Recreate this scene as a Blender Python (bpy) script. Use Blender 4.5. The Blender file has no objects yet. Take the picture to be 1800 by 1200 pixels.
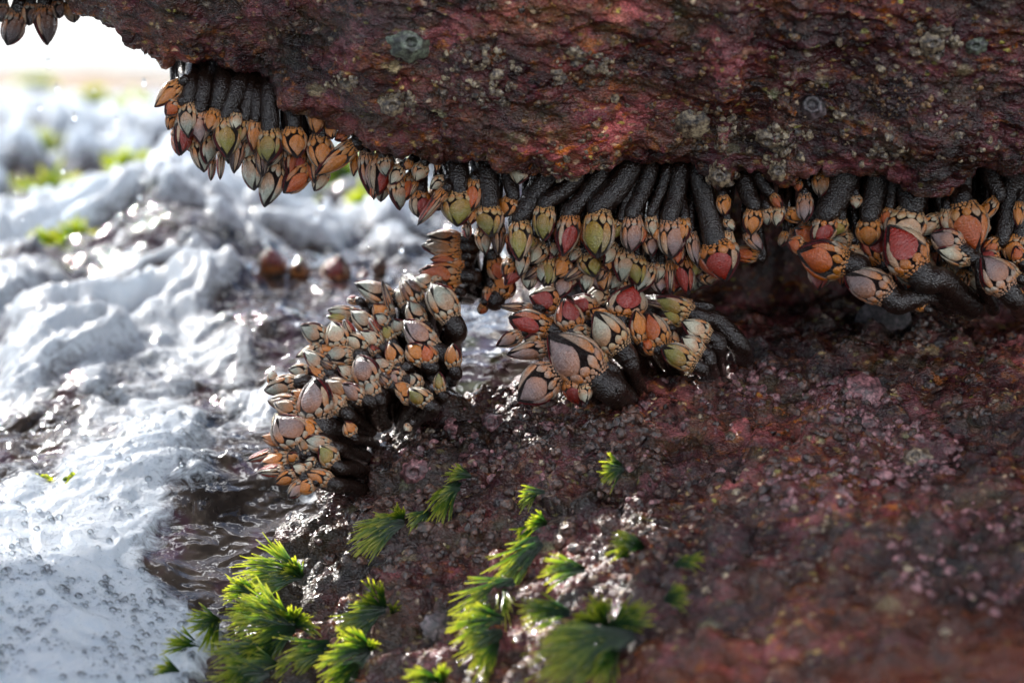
import bpy, bmesh, math, random
import numpy as np
from mathutils import Vector, Matrix, Quaternion
random.seed(7); rng = np.random.default_rng(11)
sc = bpy.context.scene
COL = sc.collection

# ------------------------------------------------------------------ camera, sky, sun, exposure
PITCH = math.radians(5.65)
CAMZ = 0.45
cd = bpy.data.cameras.new('camera'); cam = bpy.data.objects.new('camera', cd); COL.objects.link(cam)
cam.location = (0, 0, CAMZ); cam.rotation_euler = (math.radians(90) - PITCH, 0, 0)
cd.lens = 100; cd.sensor_width = 36; cd.clip_start = 0.05; cd.clip_end = 20000
cd.dof.use_dof = True; cd.dof.focus_distance = 1.99; cd.dof.aperture_fstop = 4.0; cd.dof.aperture_blades = 0
sc.camera = cam
SUN = Vector((-0.42, 0.66, 0.62)).normalized()
EL = math.asin(SUN.z); AZ = math.atan2(SUN.x, SUN.y)
world = bpy.data.worlds.new('World'); sc.world = world; world.use_nodes = True
wn = world.node_tree
sky = wn.nodes.new('ShaderNodeTexSky'); sky.sky_type = 'NISHITA'; sky.sun_disc = False
sky.sun_elevation = EL; sky.sun_rotation = AZ; sky.dust_density = 0.6; sky.ozone_density = 1.0
_tc = wn.nodes.new('ShaderNodeTexCoord'); _cn = wn.nodes.new('ShaderNodeTexNoise'); _cn.inputs['Scale'].default_value = 3.2; _cn.inputs['Detail'].default_value = 5
wn.links.new(_tc.outputs['Generated'], _cn.inputs['Vector'])
_cr = wn.nodes.new('ShaderNodeValToRGB'); _cr.color_ramp.elements[0].position = .57; _cr.color_ramp.elements[1].position = .63
wn.links.new(_cn.outputs[0], _cr.inputs[0])
_sx = wn.nodes.new('ShaderNodeSeparateXYZ'); wn.links.new(_tc.outputs['Generated'], _sx.inputs[0])
_hz = wn.nodes.new('ShaderNodeMapRange'); wn.links.new(_sx.outputs[2], _hz.inputs[0]); _hz.inputs[1].default_value = 0.0; _hz.inputs[2].default_value = .16; _hz.inputs[3].default_value = .85; _hz.inputs[4].default_value = 0.0
_sh = wn.nodes.new('ShaderNodeMix'); _sh.data_type = 'RGBA'; wn.links.new(_hz.outputs[0], _sh.inputs[0]); wn.links.new(sky.outputs[0], _sh.inputs[6]); _sh.inputs[7].default_value = (9.5, 10, 10.6, 1)
_cm = wn.nodes.new('ShaderNodeMix'); _cm.data_type = 'RGBA'; wn.links.new(_cr.outputs[0], _cm.inputs[0]); wn.links.new(_sh.outputs[2], _cm.inputs[6]); _cm.inputs[7].default_value = (62, 63, 65, 1)  # bright broken clouds added all around for sparkle and fill on wet surfaces
wn.links.new(_cm.outputs[2], wn.nodes['Background'].inputs[0]); wn.nodes['Background'].inputs[1].default_value = 0.052
sl = bpy.data.lights.new('sun', 'SUN'); sl.energy = 4.0; sl.angle = math.radians(0.5); sl.color = (1, .95, .88)
so = bpy.data.objects.new('sun', sl); COL.objects.link(so); so.rotation_euler = SUN.to_track_quat('Z', 'Y').to_euler()
so.location = (-2, 3, 3)
sc.view_settings.view_transform = 'Standard'; sc.view_settings.look = 'None'
sc.view_settings.exposure = 1.5; sc.view_settings.gamma = 1; sc.view_settings.use_curve_mapping = False
sc.render.engine = 'CYCLES'
sc.cycles.max_bounces = 8; sc.cycles.diffuse_bounces = 3; sc.cycles.glossy_bounces = 3
sc.cycles.caustics_reflective = False; sc.cycles.caustics_refractive = False
sc.cycles.use_denoising = True
sc.cycles.sample_clamp_indirect = 6.0

FW = Vector((0, math.cos(PITCH), -math.sin(PITCH))); UP = Vector((0, math.sin(PITCH), math.cos(PITCH))); RT = Vector((1, 0, 0))
CAM = Vector((0, 0, CAMZ))
def at(px, py, d):
    return CAM + (FW + RT * ((px - 900) / 5000.0) - UP * ((py - 600) / 5000.0)) * d
PXM = 0.0004          # metres per photograph pixel at 2 m

# ------------------------------------------------------------------ numpy noise
def _h(ix, iy, iz, s):
    n = (ix * 374761393 + iy * 668265263 + iz * 2147483647 + s * 1274126177) & 0xffffffff
    n = ((n ^ (n >> 13)) * 1274126177) & 0xffffffff
    n = ((n ^ (n >> 16)) * 2246822519) & 0xffffffff
    return ((n ^ (n >> 15)) & 0xffffff) / 16777216.0
def vnoise(P, s=0):
    I = np.floor(P).astype(np.int64); F = P - I; F = F * F * F * (F * (F * 6 - 15) + 10)
    x, y, z = I[..., 0], I[..., 1], I[..., 2]; fx, fy, fz = F[..., 0], F[..., 1], F[..., 2]
    def c(a, b, d): return _h(x + a, y + b, z + d, s)
    a0 = c(0,0,0)*(1-fx)+c(1,0,0)*fx; a1 = c(0,1,0)*(1-fx)+c(1,1,0)*fx
    b0 = c(0,0,1)*(1-fx)+c(1,0,1)*fx; b1 = c(0,1,1)*(1-fx)+c(1,1,1)*fx
    return ((a0*(1-fy)+a1*fy)*(1-fz)+(b0*(1-fy)+b1*fy)*fz) * 2 - 1
def fbm(P, scale, octv=4, s=0, gain=.5):
    r = 0; a = 1; t = 0
    for i in range(octv):
        r = r + a * vnoise(P * scale + 17.3 * i, s + i); t += a; a *= gain; scale *= 2.03
    return r / t
def worley(P, s=0):
    I = np.floor(P).astype(np.int64); best = np.full(P.shape[:-1], 9.0); cid = np.zeros(P.shape[:-1])
    for dx in (-1,0,1):
        for dy in (-1,0,1):
            for dz in (-1,0,1):
                x, y, z = I[...,0]+dx, I[...,1]+dy, I[...,2]+dz
                h = _h(x,y,z,s)
                d = (x+h-P[...,0])**2+(y+_h(x,y,z,s+5)-P[...,1])**2+(z+_h(x,y,z,s+9)-P[...,2])**2
                m = d < best; best = np.where(m, d, best); cid = np.where(m, h, cid)
    return np.sqrt(best), cid
def sstep(a, b, x):
    t = np.clip((x - a) / (b - a), 0, 1); return t*t*(3-2*t)
def tps(pts):
    pts = np.array(pts, float); X = pts[:, :2]; n = len(X)
    def U(r): return np.where(r > 1e-9, r*r*np.log(r+1e-12), 0)
    K = U(np.linalg.norm(X[:,None]-X[None], axis=2)) + np.eye(n)*2e-4
    P = np.hstack([np.ones((n,1)), X]); A = np.block([[K, P],[P.T, np.zeros((3,3))]])
    w = np.linalg.solve(A, np.concatenate([pts[:,2], np.zeros(3)]))
    def f(x, y):
        r = w[n] + w[n+1]*x + w[n+2]*y
        for i in range(n): r = r + w[i]*U(np.hypot(x-X[i,0], y-X[i,1]))
        return r
    return f

# ------------------------------------------------------------------ mesh helpers
def grid_mesh(name, P, attrs=None):
    n, m = P.shape[:2]
    me = bpy.data.meshes.new(name)
    idx = np.arange(n*m).reshape(n, m)
    q = np.stack([idx[:-1,:-1], idx[:-1,1:], idx[1:,1:], idx[1:,:-1]], -1).reshape(-1,4)
    me.vertices.add(n*m); me.vertices.foreach_set('co', P.reshape(-1).astype(np.float32))
    me.loops.add(q.size); me.loops.foreach_set('vertex_index', q.reshape(-1).astype(np.int32))
    me.polygons.add(len(q)); me.polygons.foreach_set('loop_start', np.arange(0, q.size, 4, dtype=np.int32))
    me.polygons.foreach_set('loop_total', np.full(len(q), 4, dtype=np.int32))
    me.polygons.foreach_set('use_smooth', np.ones(len(q), bool))
    for k, v in (attrs or {}).items():
        a = me.attributes.new(k, 'FLOAT', 'POINT'); a.data.foreach_set('value', v.reshape(-1).astype(np.float32))
    me.update(calc_edges=True); return me
def raw_mesh(name, V, F, attrs=None, smooth=True):
    me = bpy.data.meshes.new(name); me.from_pydata([tuple(v) for v in V], [], F)
    if smooth: me.polygons.foreach_set('use_smooth', [True]*len(me.polygons))
    for k, v in (attrs or {}).items():
        a = me.attributes.new(k, 'FLOAT', 'POINT'); a.data.foreach_set('value', v)
    me.update(); return me
def link(name, me, mat, parent=None):
    o = bpy.data.objects.new(name, me)
    if me is not None and mat is not None and not me.materials: me.materials.append(mat)
    COL.objects.link(o); o.parent = parent; return o
def tag(o, label=None, cat=None, group=None, kind=None):
    if label: o['label'] = label
    if cat: o['category'] = cat
    if group: o['group'] = group
    if kind: o['kind'] = kind
    return o
def gnormals(P):
    a = np.gradient(P, axis=0); b = np.gradient(P, axis=1); n = np.cross(a, b)
    return n / (np.linalg.norm(n, axis=2, keepdims=True) + 1e-12)

# ------------------------------------------------------------------ materials
class NT:
    def __init__(s, name):
        s.m = bpy.data.materials.new(name); s.m.use_nodes = True; s.t = s.m.node_tree; s.n = s.t.nodes
        s.b = s.n['Principled BSDF']; s.out = s.n['Material Output']
    def new(s, t, **k):
        x = s.n.new(t)
        for a, v in k.items(): setattr(x, a, v)
        return x
    def l(s, a, b): s.t.links.new(a, b)
    def coord(s, kind='Object', scale=(1,1,1)):
        c = s.new('ShaderNodeTexCoord'); mp = s.new('ShaderNodeMapping'); s.l(c.outputs[kind], mp.inputs[0]); mp.inputs['Scale'].default_value = scale
        return mp.outputs[0]
    def noise(s, vec, scale, detail=4, rough=.55, dist=0):
        x = s.new('ShaderNodeTexNoise'); s.l(vec, x.inputs['Vector']); x.inputs['Scale'].default_value = scale
        x.inputs['Detail'].default_value = detail; x.inputs['Roughness'].default_value = rough; x.inputs['Distortion'].default_value = dist
        return x
    def vor(s, vec, scale, feat='F1', rnd=1):
        x = s.new('ShaderNodeTexVoronoi', feature=feat); s.l(vec, x.inputs['Vector']); x.inputs['Scale'].default_value = scale; x.inputs['Randomness'].default_value = rnd
        return x
    def ramp(s, fac, stops, interp='LINEAR'):
        x = s.new('ShaderNodeValToRGB'); s.l(fac, x.inputs[0]); x.color_ramp.interpolation = interp
        e = x.color_ramp.elements
        while len(e) < len(stops): e.new(.5)
        for i, (p, c) in enumerate(stops): e[i].position = p; e[i].color = (c if len(c) == 4 else (*c, 1)) if isinstance(c, tuple) else (c, c, c, 1)
        return x.outputs[0]
    def mix(s, f, a, b, mode='MIX'):
        x = s.new('ShaderNodeMix', data_type='RGBA', blend_type=mode)
        for inp, v in ((x.inputs[0], f), (x.inputs[6], a), (x.inputs[7], b)):
            if isinstance(v, (int, float)): inp.default_value = v
            elif isinstance(v, tuple): inp.default_value = (*v, 1) if len(v) == 3 else v
            else: s.l(v, inp)
        return x.outputs[2]
    def math(s, op, a, b=0, c=None):
        x = s.new('ShaderNodeMath', operation=op)
        for i, v in enumerate((a, b, c)):
            if v is None: continue
            if isinstance(v, (int, float)): x.inputs[i].default_value = v
            else: s.l(v, x.inputs[i])
        return x.outputs[0]
    def bump(s, h, dist, strength=1, nrm=None):
        x = s.new('ShaderNodeBump'); s.l(h, x.inputs['Height']); x.inputs['Distance'].default_value = dist; x.inputs['Strength'].default_value = strength
        if nrm is not None: s.l(nrm, x.inputs['Normal'])
        return x.outputs[0]
    def setp(s, **k):
        for a, v in k.items():
            i = s.b.inputs[a.replace('_', ' ')]
            if a == 'Normal': s.l(v, s.b.inputs['Coat Normal'])
            if isinstance(v, (int, float)): i.default_value = v
            elif isinstance(v, tuple): i.default_value = (*v, 1) if len(v) == 3 else v
            else: s.l(v, i)

def rock_material(name, warm=0.0, green=0.0, seed=0.0):
    M = NT(name)
    c = M.new('ShaderNodeTexCoord'); mp = M.new('ShaderNodeMapping'); M.l(c.outputs['Object'], mp.inputs[0])
    mp.inputs['Location'].default_value = (seed, seed*.7, 0); mp.inputs['Rotation'].default_value = (0, .12, 0); mp.inputs['Scale'].default_value = (.75, 1, 1.25)
    v = mp.outputs[0]
    wz = M.noise(v, 60, 3); vw = M.new('ShaderNodeVectorMath', operation='MULTIPLY_ADD'); M.l(wz.outputs['Color'], vw.inputs[0]); vw.inputs[1].default_value = (.012,.012,.012); M.l(v, vw.inputs[2]); w = vw.outputs[0]
    big = M.noise(w, 16, 5, .6).outputs[0]
    base = M.ramp(big, [(.30, (.010,.006,.008)), (.40, (.045,.012,.018)), (.47, (.070,.040,.026)), (.53, (.070,.016,.030)), (.60, (.050,.038,.018)), (.68, (.080,.022,.036)), (.8, (.12,.065,.055))])
    mid = M.noise(w, 70, 6, .65).outputs[0]
    base = M.mix(M.ramp(mid, [(.40, 0.0), (.62, .8)]), base, (.16+warm, .070+warm*.3, .070))
    vo = M.vor(w, 95); vr = M.new('ShaderNodeSeparateColor'); M.l(vo.outputs['Color'], vr.inputs[0])
    base = M.mix(M.ramp(vr.outputs[0], [(.0, .8), (.40, 0.0)]), base, (.012,.007,.008))
    pk = M.noise(w, 28, 4, .5).outputs[0]
    pinkm = M.math('MULTIPLY', M.ramp(pk, [(.54, 0.0), (.62, 1.0)]), M.ramp(mid, [(.35, .1), (.6, .8)]))
    base = M.mix(pinkm, base, (.33, .14, .17))
    if green or True:
        gk = M.noise(v, 23, 4).outputs[0]
        base = M.mix(M.math('MULTIPLY', M.ramp(gk, [(.56, 0.0), (.66, 1.0)]), .35 + green), base, (.060,.060,.014))
    og = M.noise(w, 120, 3).outputs[0]
    base = M.mix(M.math('MULTIPLY', M.ramp(og, [(.56, 0.0), (.66, .9)]), M.ramp(gk, [(.4, 1.0), (.6, .1)])), base, (.30,.13,.055))
    spots = M.vor(w, 210); sr = M.new('ShaderNodeSeparateColor'); M.l(spots.outputs['Color'], sr.inputs[0])
    region = M.noise(v, 12, 3).outputs[0]
    sm = M.math('MULTIPLY', M.ramp(sr.outputs[1], [(.78, 0.0), (.82, 1.0)]), M.ramp(spots.outputs['Distance'], [(.25, 1.0), (.5, 0.0)]))
    sm = M.math('MULTIPLY', sm, M.ramp(region, [(.42, .1), (.58, 1.0)]))
    base = M.mix(sm, base, M.ramp(sr.outputs[2], [(0, (.5,.42,.22)), (.4, (.55,.50,.40)), (.7, (.32,.34,.12)), (1, (.6,.36,.2))], 'CONSTANT'))
    sb = M.vor(w, 48); s2 = M.new('ShaderNodeSeparateColor'); M.l(sb.outputs['Color'], s2.inputs[0])
    edge = M.noise(v, 260, 3).outputs[0]
    bm_ = M.math('MULTIPLY', M.ramp(s2.outputs[1], [(.87, 0.0), (.89, 1.0)]), M.ramp(M.math('ADD', sb.outputs['Distance'], M.math('MULTIPLY', edge, .5)), [(.45, .85), (.62, 0.0)]))
    base = M.mix(bm_, base, M.ramp(s2.outputs[2], [(0, (.44,.40,.26)), (.4, (.38,.24,.18)), (.7, (.30,.34,.22))], 'CONSTANT'))
    fine = M.noise(v, 700, 4, .7).outputs[0]
    base = M.mix(1.0, base, M.ramp(fine, [(.28, .30), (.5, 1.0), (.72, 2.0)]), 'MULTIPLY')
    tone = M.noise(w, 9, 5, .65).outputs[0]
    base = M.mix(1.0, base, M.ramp(tone, [(.34, (.22,.20,.20)), (.47, (.65,.60,.58)), (.57, (1.3,1.15,1.0)), (.68, (2.8,2.4,2.0))]), 'MULTIPLY')
    if green or warm is not None:
        sx = M.new('ShaderNodeSeparateXYZ'); M.l(c.outputs['Object'], sx.inputs[0])
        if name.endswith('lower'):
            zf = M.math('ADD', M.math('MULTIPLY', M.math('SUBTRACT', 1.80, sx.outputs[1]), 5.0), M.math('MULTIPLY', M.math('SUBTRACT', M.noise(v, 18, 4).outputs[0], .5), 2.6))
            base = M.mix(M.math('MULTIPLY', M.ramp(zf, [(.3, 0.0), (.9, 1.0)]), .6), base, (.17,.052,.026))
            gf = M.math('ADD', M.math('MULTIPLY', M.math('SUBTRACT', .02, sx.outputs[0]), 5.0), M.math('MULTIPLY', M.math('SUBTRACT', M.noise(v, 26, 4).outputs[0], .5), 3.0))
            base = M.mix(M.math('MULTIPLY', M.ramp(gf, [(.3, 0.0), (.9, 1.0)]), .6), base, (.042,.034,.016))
    cav = M.ramp(M.vor(w, 60, 'DISTANCE_TO_EDGE').outputs['Distance'], [(.0, .12), (.14, 1.0)])  # dark of cavities put into the colour along cell edges
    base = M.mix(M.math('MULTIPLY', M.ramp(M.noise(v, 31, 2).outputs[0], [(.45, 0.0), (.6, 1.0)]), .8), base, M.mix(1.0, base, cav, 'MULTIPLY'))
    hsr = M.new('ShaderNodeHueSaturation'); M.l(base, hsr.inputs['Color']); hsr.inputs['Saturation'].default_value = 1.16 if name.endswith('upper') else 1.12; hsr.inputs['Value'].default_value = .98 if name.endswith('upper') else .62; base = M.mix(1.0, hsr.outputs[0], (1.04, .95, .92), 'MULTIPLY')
    rg = M.ramp(M.noise(v, 90, 3).outputs[0], [(.35, .12), (.7, .5)])
    zone = M.ramp(M.noise(w, 22, 3, .6).outputs[0], [(.38, .12), (.60, 1.0)])
    b1 = M.bump(M.noise(v, 240, 4, .62).outputs[0], .0045, 1.0)
    M.l(zone, b1.node.inputs['Strength'])
    b2 = M.bump(M.vor(v, 620).outputs['Distance'], .0012, .7, b1)
    M.setp(Base_Color=base, Roughness=rg, Normal=b2, Coat_Weight=M.math('MULTIPLY', zone, .95), Coat_Roughness=.05, Coat_IOR=1.5, Specular_IOR_Level=.18)
    return M.m

def plate_material():
    M = NT('shell_plate'); v = M.coord('Object')
    oi = M.new('ShaderNodeObjectInfo'); at_ = M.new('ShaderNodeAttribute', attribute_name='grow'); rim = M.new('ShaderNodeAttribute', attribute_name='rim')
    n = M.noise(v, 3.5, 5, .6); n.noise_dimensions = '4D'; M.l(M.math('MULTIPLY', oi.outputs['Random'], 40), n.inputs['W'])
    n2 = M.noise(v, 16, 4, .7); n2.noise_dimensions = '4D'; M.l(M.math('MULTIPLY', oi.outputs['Random'], 40), n2.inputs['W'])
    # alpha of the object colour tells how far the peach umbo reaches
    f = M.math('ADD', at_.outputs['Fac'], M.math('MULTIPLY', M.math('SUBTRACT', n.outputs[0], .5), 1.1))
    um = M.math('MULTIPLY', M.ramp(f, [(.20, 1.0), (.62, 0.0)]), oi.outputs['Alpha'])
    col = M.mix(um, oi.outputs['Color'], (.62,.27,.14))
    hs = M.new('ShaderNodeHueSaturation'); M.l(col, hs.inputs['Color']); M.l(M.math('MULTIPLY_ADD', n2.outputs[0], 1.2, .18), hs.inputs['Value']); M.l(M.math('MULTIPLY_ADD', n.outputs[0], .8, .92), hs.inputs['Saturation'])
    col = M.mix(M.ramp(n2.outputs[0], [(.62, 0.0), (.75, .35)]), hs.outputs[0], (.16,.14,.07))
    col = M.mix(M.ramp(rim.outputs['Fac'], [(.0, .85), (.32, 0.0)]), col, (.03,.016,.013))
    wv = M.math('SINE', M.math('MULTIPLY_ADD', at_.outputs['Fac'], 75, M.math('MULTIPLY', n.outputs[0], 6)))
    b = M.bump(wv, .004, .12); b = M.bump(n2.outputs[0], .02, .35, b)
    M.setp(Base_Color=col, Roughness=M.ramp(n.outputs[0], [(.3, .18), (.7, .42)]), Normal=b, Coat_Weight=.7, Coat_Roughness=.06, Coat_IOR=1.55)
    return M.m
def stalk_material(name, c1, c2):
    M = NT(name); v = M.coord('Object'); oi = M.new('ShaderNodeObjectInfo')
    n = M.noise(v, 60, 4).outputs[0]
    col = M.mix(n, c1, c2)
    g = M.vor(v, 780); g2 = M.noise(v, 1100, 2).outputs[0]; g3 = M.noise(v, 170, 3).outputs[0]
    b = M.bump(g3, .002, .4); b = M.bump(g.outputs['Distance'], .0008, .7, b); b = M.bump(g2, .0005, .4, b)
    rg = M.ramp(M.noise(v, 90, 2).outputs[0], [(.35, .22), (.7, .42)])
    M.setp(Base_Color=col, Roughness=rg, Normal=b, Coat_Weight=.7, Coat_Roughness=.05, Coat_IOR=1.5, Specular_IOR_Level=.12)
    return M.m
def membrane_material(name, col, col2):
    M = NT(name); v = M.coord('Object'); n = M.noise(v, 9, 4).outputs[0]
    b = M.bump(M.noise(v, 25, 3).outputs[0], .03, .6)
    M.setp(Base_Color=M.mix(n, col, col2), Roughness=.3, Normal=b, Coat_Weight=.25, Coat_Roughness=.06, Specular_IOR_Level=.3); return M.m
MAT_PLATE = plate_material()
MAT_STALK = stalk_material('stalk_skin', (.006,.003,.002), (.018,.008,.005))
MAT_STALK_RED = stalk_material('stalk_skin_red', (.035,.010,.008), (.06,.018,.012))
MAT_MEM = membrane_material('dark_membrane', (.005,.003,.003), (.016,.006,.005))
MAT_LIP = membrane_material('red_lip', (.22,.006,.010), (.05,.006,.008))
MAT_CIRRI = membrane_material('feeding_legs', (.014,.007,.008), (.05,.02,.02))
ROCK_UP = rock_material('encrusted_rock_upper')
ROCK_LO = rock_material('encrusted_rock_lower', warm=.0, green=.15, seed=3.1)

def water_material():
    M = NT('sea_water_and_foam'); v = M.coord('Object')
    fa = M.new('ShaderNodeAttribute', attribute_name='foam').outputs['Fac']
    n1 = M.noise(v, 60, 8, .72, 1.2).outputs[0]; n2 = M.noise(v, 420, 3, .6).outputs[0]
    f = M.math('ADD', fa, M.math('ADD', M.math('MULTIPLY', M.math('SUBTRACT', n1, .5), 1.9), M.math('MULTIPLY', M.math('SUBTRACT', n2, .5), .35)))
    mask = M.ramp(f, [(.20, 0.0), (.80, 1.0)])
    vb = M.vor(v, 420); pits = M.ramp(vb.outputs['Distance'], [(.05, .55), (.22, 1.0)])
    vr = M.new('ShaderNodeSeparateColor'); M.l(vb.outputs['Color'], vr.inputs[0])
    pit = M.mix(M.ramp(vr.outputs[0], [(.86, 0.0), (.88, 1.0)]), (1,1,1), pits)
    fd = M.new('ShaderNodeBsdfDiffuse'); M.l(M.mix(1.0, M.ramp(n1, [(.3, (.64,.74,.86)), (.6, (.84,.88,.93))]), pit, 'MULTIPLY'), fd.inputs[0])
    ft = M.new('ShaderNodeBsdfTranslucent'); ft.inputs[0].default_value = (.80,.88,.96,1)
    b = M.bump(n2, .0008, .5); b = M.bump(vb.outputs['Distance'], .0006, .5, b); M.l(b, fd.inputs['Normal'])
    ms = M.new('ShaderNodeMixShader'); ms.inputs[0].default_value = .52; M.l(fd.outputs[0], ms.inputs[1]); M.l(ft.outputs[0], ms.inputs[2])
    gl = M.new('ShaderNodeBsdfGlossy'); gl.inputs['Roughness'].default_value = .22; M.l(b, gl.inputs['Normal'])
    ms2 = M.new('ShaderNodeMixShader'); ms2.inputs[0].default_value = .015; M.l(ms.outputs[0], ms2.inputs[1]); M.l(gl.outputs[0], ms2.inputs[2])
    wb = M.bump(M.noise(v, 32, 2, .4, .6).outputs[0], .012, .7)
    M.setp(Base_Color=M.ramp(M.noise(v, 20, 4).outputs[0], [(.35, (.018,.014,.012)), (.5, (.050,.038,.030)), (.6, (.045,.022,.030)), (.7, (.05,.055,.02))]), Roughness=.03, Normal=wb, IOR=1.33, Coat_Weight=0.3)
    fin = M.new('ShaderNodeMixShader'); M.l(mask, fin.inputs[0]); M.l(M.b.outputs[0], fin.inputs[1]); M.l(ms2.outputs[0], fin.inputs[2])
    M.l(fin.outputs[0], M.out.inputs[0]); return M.m
WATER = water_material()

# ------------------------------------------------------------------ terrain shapes
LIP = [(-900,-330),(-500,-160),(-300,-60),(-120,-20),(0,-14),(100,-8),(128,6),(150,22),(185,40),(215,66),(232,82),(275,90),(292,112),(340,112),(400,104),(440,112),(480,130),(520,165),(560,188),(600,222),(640,250),(680,262),(720,258),(780,250),(830,262),(870,266),(920,290),(960,298),(1010,304),(1060,294),(1110,284),(1160,288),(1200,292),(1235,305),(1262,334),(1285,325),(1300,300),(1330,292),(1352,312),(1380,318),(1410,300),(1440,284),(1500,286),(1560,292),(1590,300),(1620,318),(1650,318),(1680,290),(1700,272),(1750,264),(1800,266),(2000,270),(2600,280)]
LX = np.array([p[0] for p in LIP], float); LY = np.array([p[1] for p in LIP], float)
def lip_y(px): return np.interp(px, LX, LY)
def lip_d(px): return np.interp(px, [-300, 200, 700, 1000, 1800, 2400], [2.06, 2.03, 2.0, 1.985, 1.975, 1.96])

def build_overhang():
    a = np.concatenate([np.linspace(-1100, -60, 60), np.linspace(-55, 1855, 900), np.linspace(1870, 2900, 50)])
    n1 = np.concatenate([np.linspace(0, .19, 330), np.linspace(.195, .75, 60)[1:]])   # rise above the lip, metres
    L = lip_d(a); ly = lip_y(a)
    wx = (a - 900) / 5000 * L
    zl = CAMZ + L * (-math.sin(PITCH)) - (ly - 600) / 5000 * L * math.cos(PITCH)
    yl = L * math.cos(PITCH) - (ly-600)/5000 * L * math.sin(PITCH)
    cols = []
    top = CAMZ + .62
    T = np.interp(a, [-1100, -430, -320, 120, 500, 800, 1000, 2900], [.36, .36, .08, .07, .12, .22, .40, .55])  # unseen left end shaped deep to throw shade on the near foam
    rise = np.interp(a, [-1100, -430, 200, 800, 1100], [.06, .06, .7, .45, .10])
    # back edge -> underside -> lip -> front
    under = np.linspace(1, 0, 80, endpoint=False)
    U = []
    for k in np.linspace(1, 0, 25, endpoint=False):
        U.append(np.stack([wx, yl + T + .05*(k), zl + T*rise + k*(top - zl - T*rise)], -1))
    for t in under:
        tt = t**1.6
        U.append(np.stack([wx, yl + T*tt + .004*(1 - (1-min(t*8,1))**2), zl + T*rise*tt - .0*(t)], -1))
    for h in n1:
        fwd = .20*(1-math.exp(-h/.22)) + .010*(1-math.exp(-h/.006)) - .25*max(0, h-.3)
        U.append(np.stack([wx, yl - fwd, zl + h + .0*wx], -1))
    P = np.array(U).transpose(1, 0, 2)
    N = gnormals(P)
    # normals should point toward the camera on the front
    if N[len(a)//2, -200, 1] > 0: N = -N
    Q = P * 1.0
    warp = np.stack([fbm(P, 14, 3, 31), fbm(P, 14, 3, 41), fbm(P, 14, 3, 51)], -1) * .02
    S = (P + warp) * np.array([.55, 1, 1.6]) 
    S = S + (P[..., 0:1] * np.array([0, 0, .28]))
    strata = 1 - np.abs(fbm(S, 26, 4, 3))
    d = .022*fbm(P, 7, 4, 1) + .014*(strata - .75)
    w1, c1 = worley((P+warp*.4) * 55, 7); d += .0065 * np.clip(.75 - w1, 0, 1) * (c1 > .45)
    w2, c2 = worley((P+warp*.3) * 130, 13); d += .0030 * np.clip(.7 - w2, 0, 1)
    d += .0022 * fbm(P, 190, 3, 21, .65)
    f = np.ones(P.shape[1]); 
    liprow = 25 + 80
    f[:] = 1; f[:liprow] = .6
    d = d * f[None]
    d += np.exp(-((np.arange(P.shape[1]) - liprow - 6) / 22.0)**2)[None] * .008 * fbm(P, 55, 3, 33, .6)
    # extra knobbly drops along the lip
    w3, c3 = worley(P * 42, 3)
    ring = np.exp(-((np.arange(P.shape[1]) - liprow - 8) / 16.0)**2)
    d += ring[None] * .010 * np.clip(.7 - w3, 0, 1) * (c3 > .5)
    Q = P + N * d[..., None]
    me = grid_mesh('overhanging_rock', Q)
    o = link('overhanging_rock', me, ROCK_UP)
    return tag(o, kind='structure')
build_overhang()

def c3(px, py, d): p = at(px, py, d); return (p.x, p.y, p.z)
WC = [c3(*t) for t in [(-300,1300,1.72),(0,1210,1.80),(350,1210,1.85),(700,1300,1.85),(1200,1400,1.75),(0,1000,1.93),(300,1000,1.97),(-400,1000,1.93),(0,820,2.12),(300,820,2.10),(520,860,2.06),(600,800,2.08),
      (0,620,2.38),(300,620,2.32),(500,620,2.24),(700,690,2.12),(850,615,2.16),(1000,560,2.25),(0,420,2.85),(300,420,2.8),(700,450,2.6),(1000,470,2.7),(1300,480,2.5),(1800,500,2.5),(-500,420,2.8),
      (0,300,3.4),(500,300,3.4),(0,215,4.3),(500,215,4.3),(900,215,4.3),(1200,250,3.8),(-700,215,4.3),(0,160,5.8),(700,160,5.8),(1500,160,5.8)]]
water_h = tps(WC)
RC_px = [(830,668,2.11),(765,698,2.10),(690,742,2.085),(610,830,2.05),(545,905,2.015),(500,965,1.985),(430,1020,1.96),(385,1090,1.92),(355,1160,1.88),(340,1210,1.86),(300,1320,1.78),
      (900,725,2.03),(1000,715,2.02),(1100,700,2.02),(1200,670,2.04),(1300,625,2.07),(1500,592,2.10),(1800,575,2.10),(780,790,2.01),(1000,850,1.93),(1200,800,1.94),(1500,800,1.89),(1800,800,1.87),(700,930,1.95),
      (580,1030,1.94),(500,1100,1.91),(700,1100,1.88),(850,1100,1.84),(1000,1000,1.85),(1200,1000,1.79),(1500,1000,1.74),(1800,1000,1.71),(450,1210,1.86),(600,1200,1.85),(900,1200,1.77),(1200,1200,1.69),(1500,1200,1.62),
      (1800,1200,1.58),(1800,1350,1.5),(1200,1350,1.6),(600,1350,1.75),(2300,575,2.1),(2300,1000,1.68),(2300,1350,1.45),
      (1350,540,2.20),(1500,530,2.20),(1800,530,2.2),(2200,530,2.2),(1200,590,2.16),(1050,620,2.14),(930,650,2.13)]
RC = [c3(*t) for t in RC_px]
for t in RC_px[:11]:
    p = at(*t); RC.append((p.x - .05, p.y + .02, p.z - .055)); RC.append((p.x - .16, p.y + .06, p.z - .16))
RC += [(-.6,1.5,-.2+.1),(-.6,2.0,-.1),(-.4,2.3,0),( -.1,2.45,.1)]
for px, py in ((780,640),(840,620),(900,600),(640,700)):
    p = at(px, py, 2.17); RC.append((p.x, p.y, p.z - .03))
rock_h0 = tps(RC)
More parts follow.
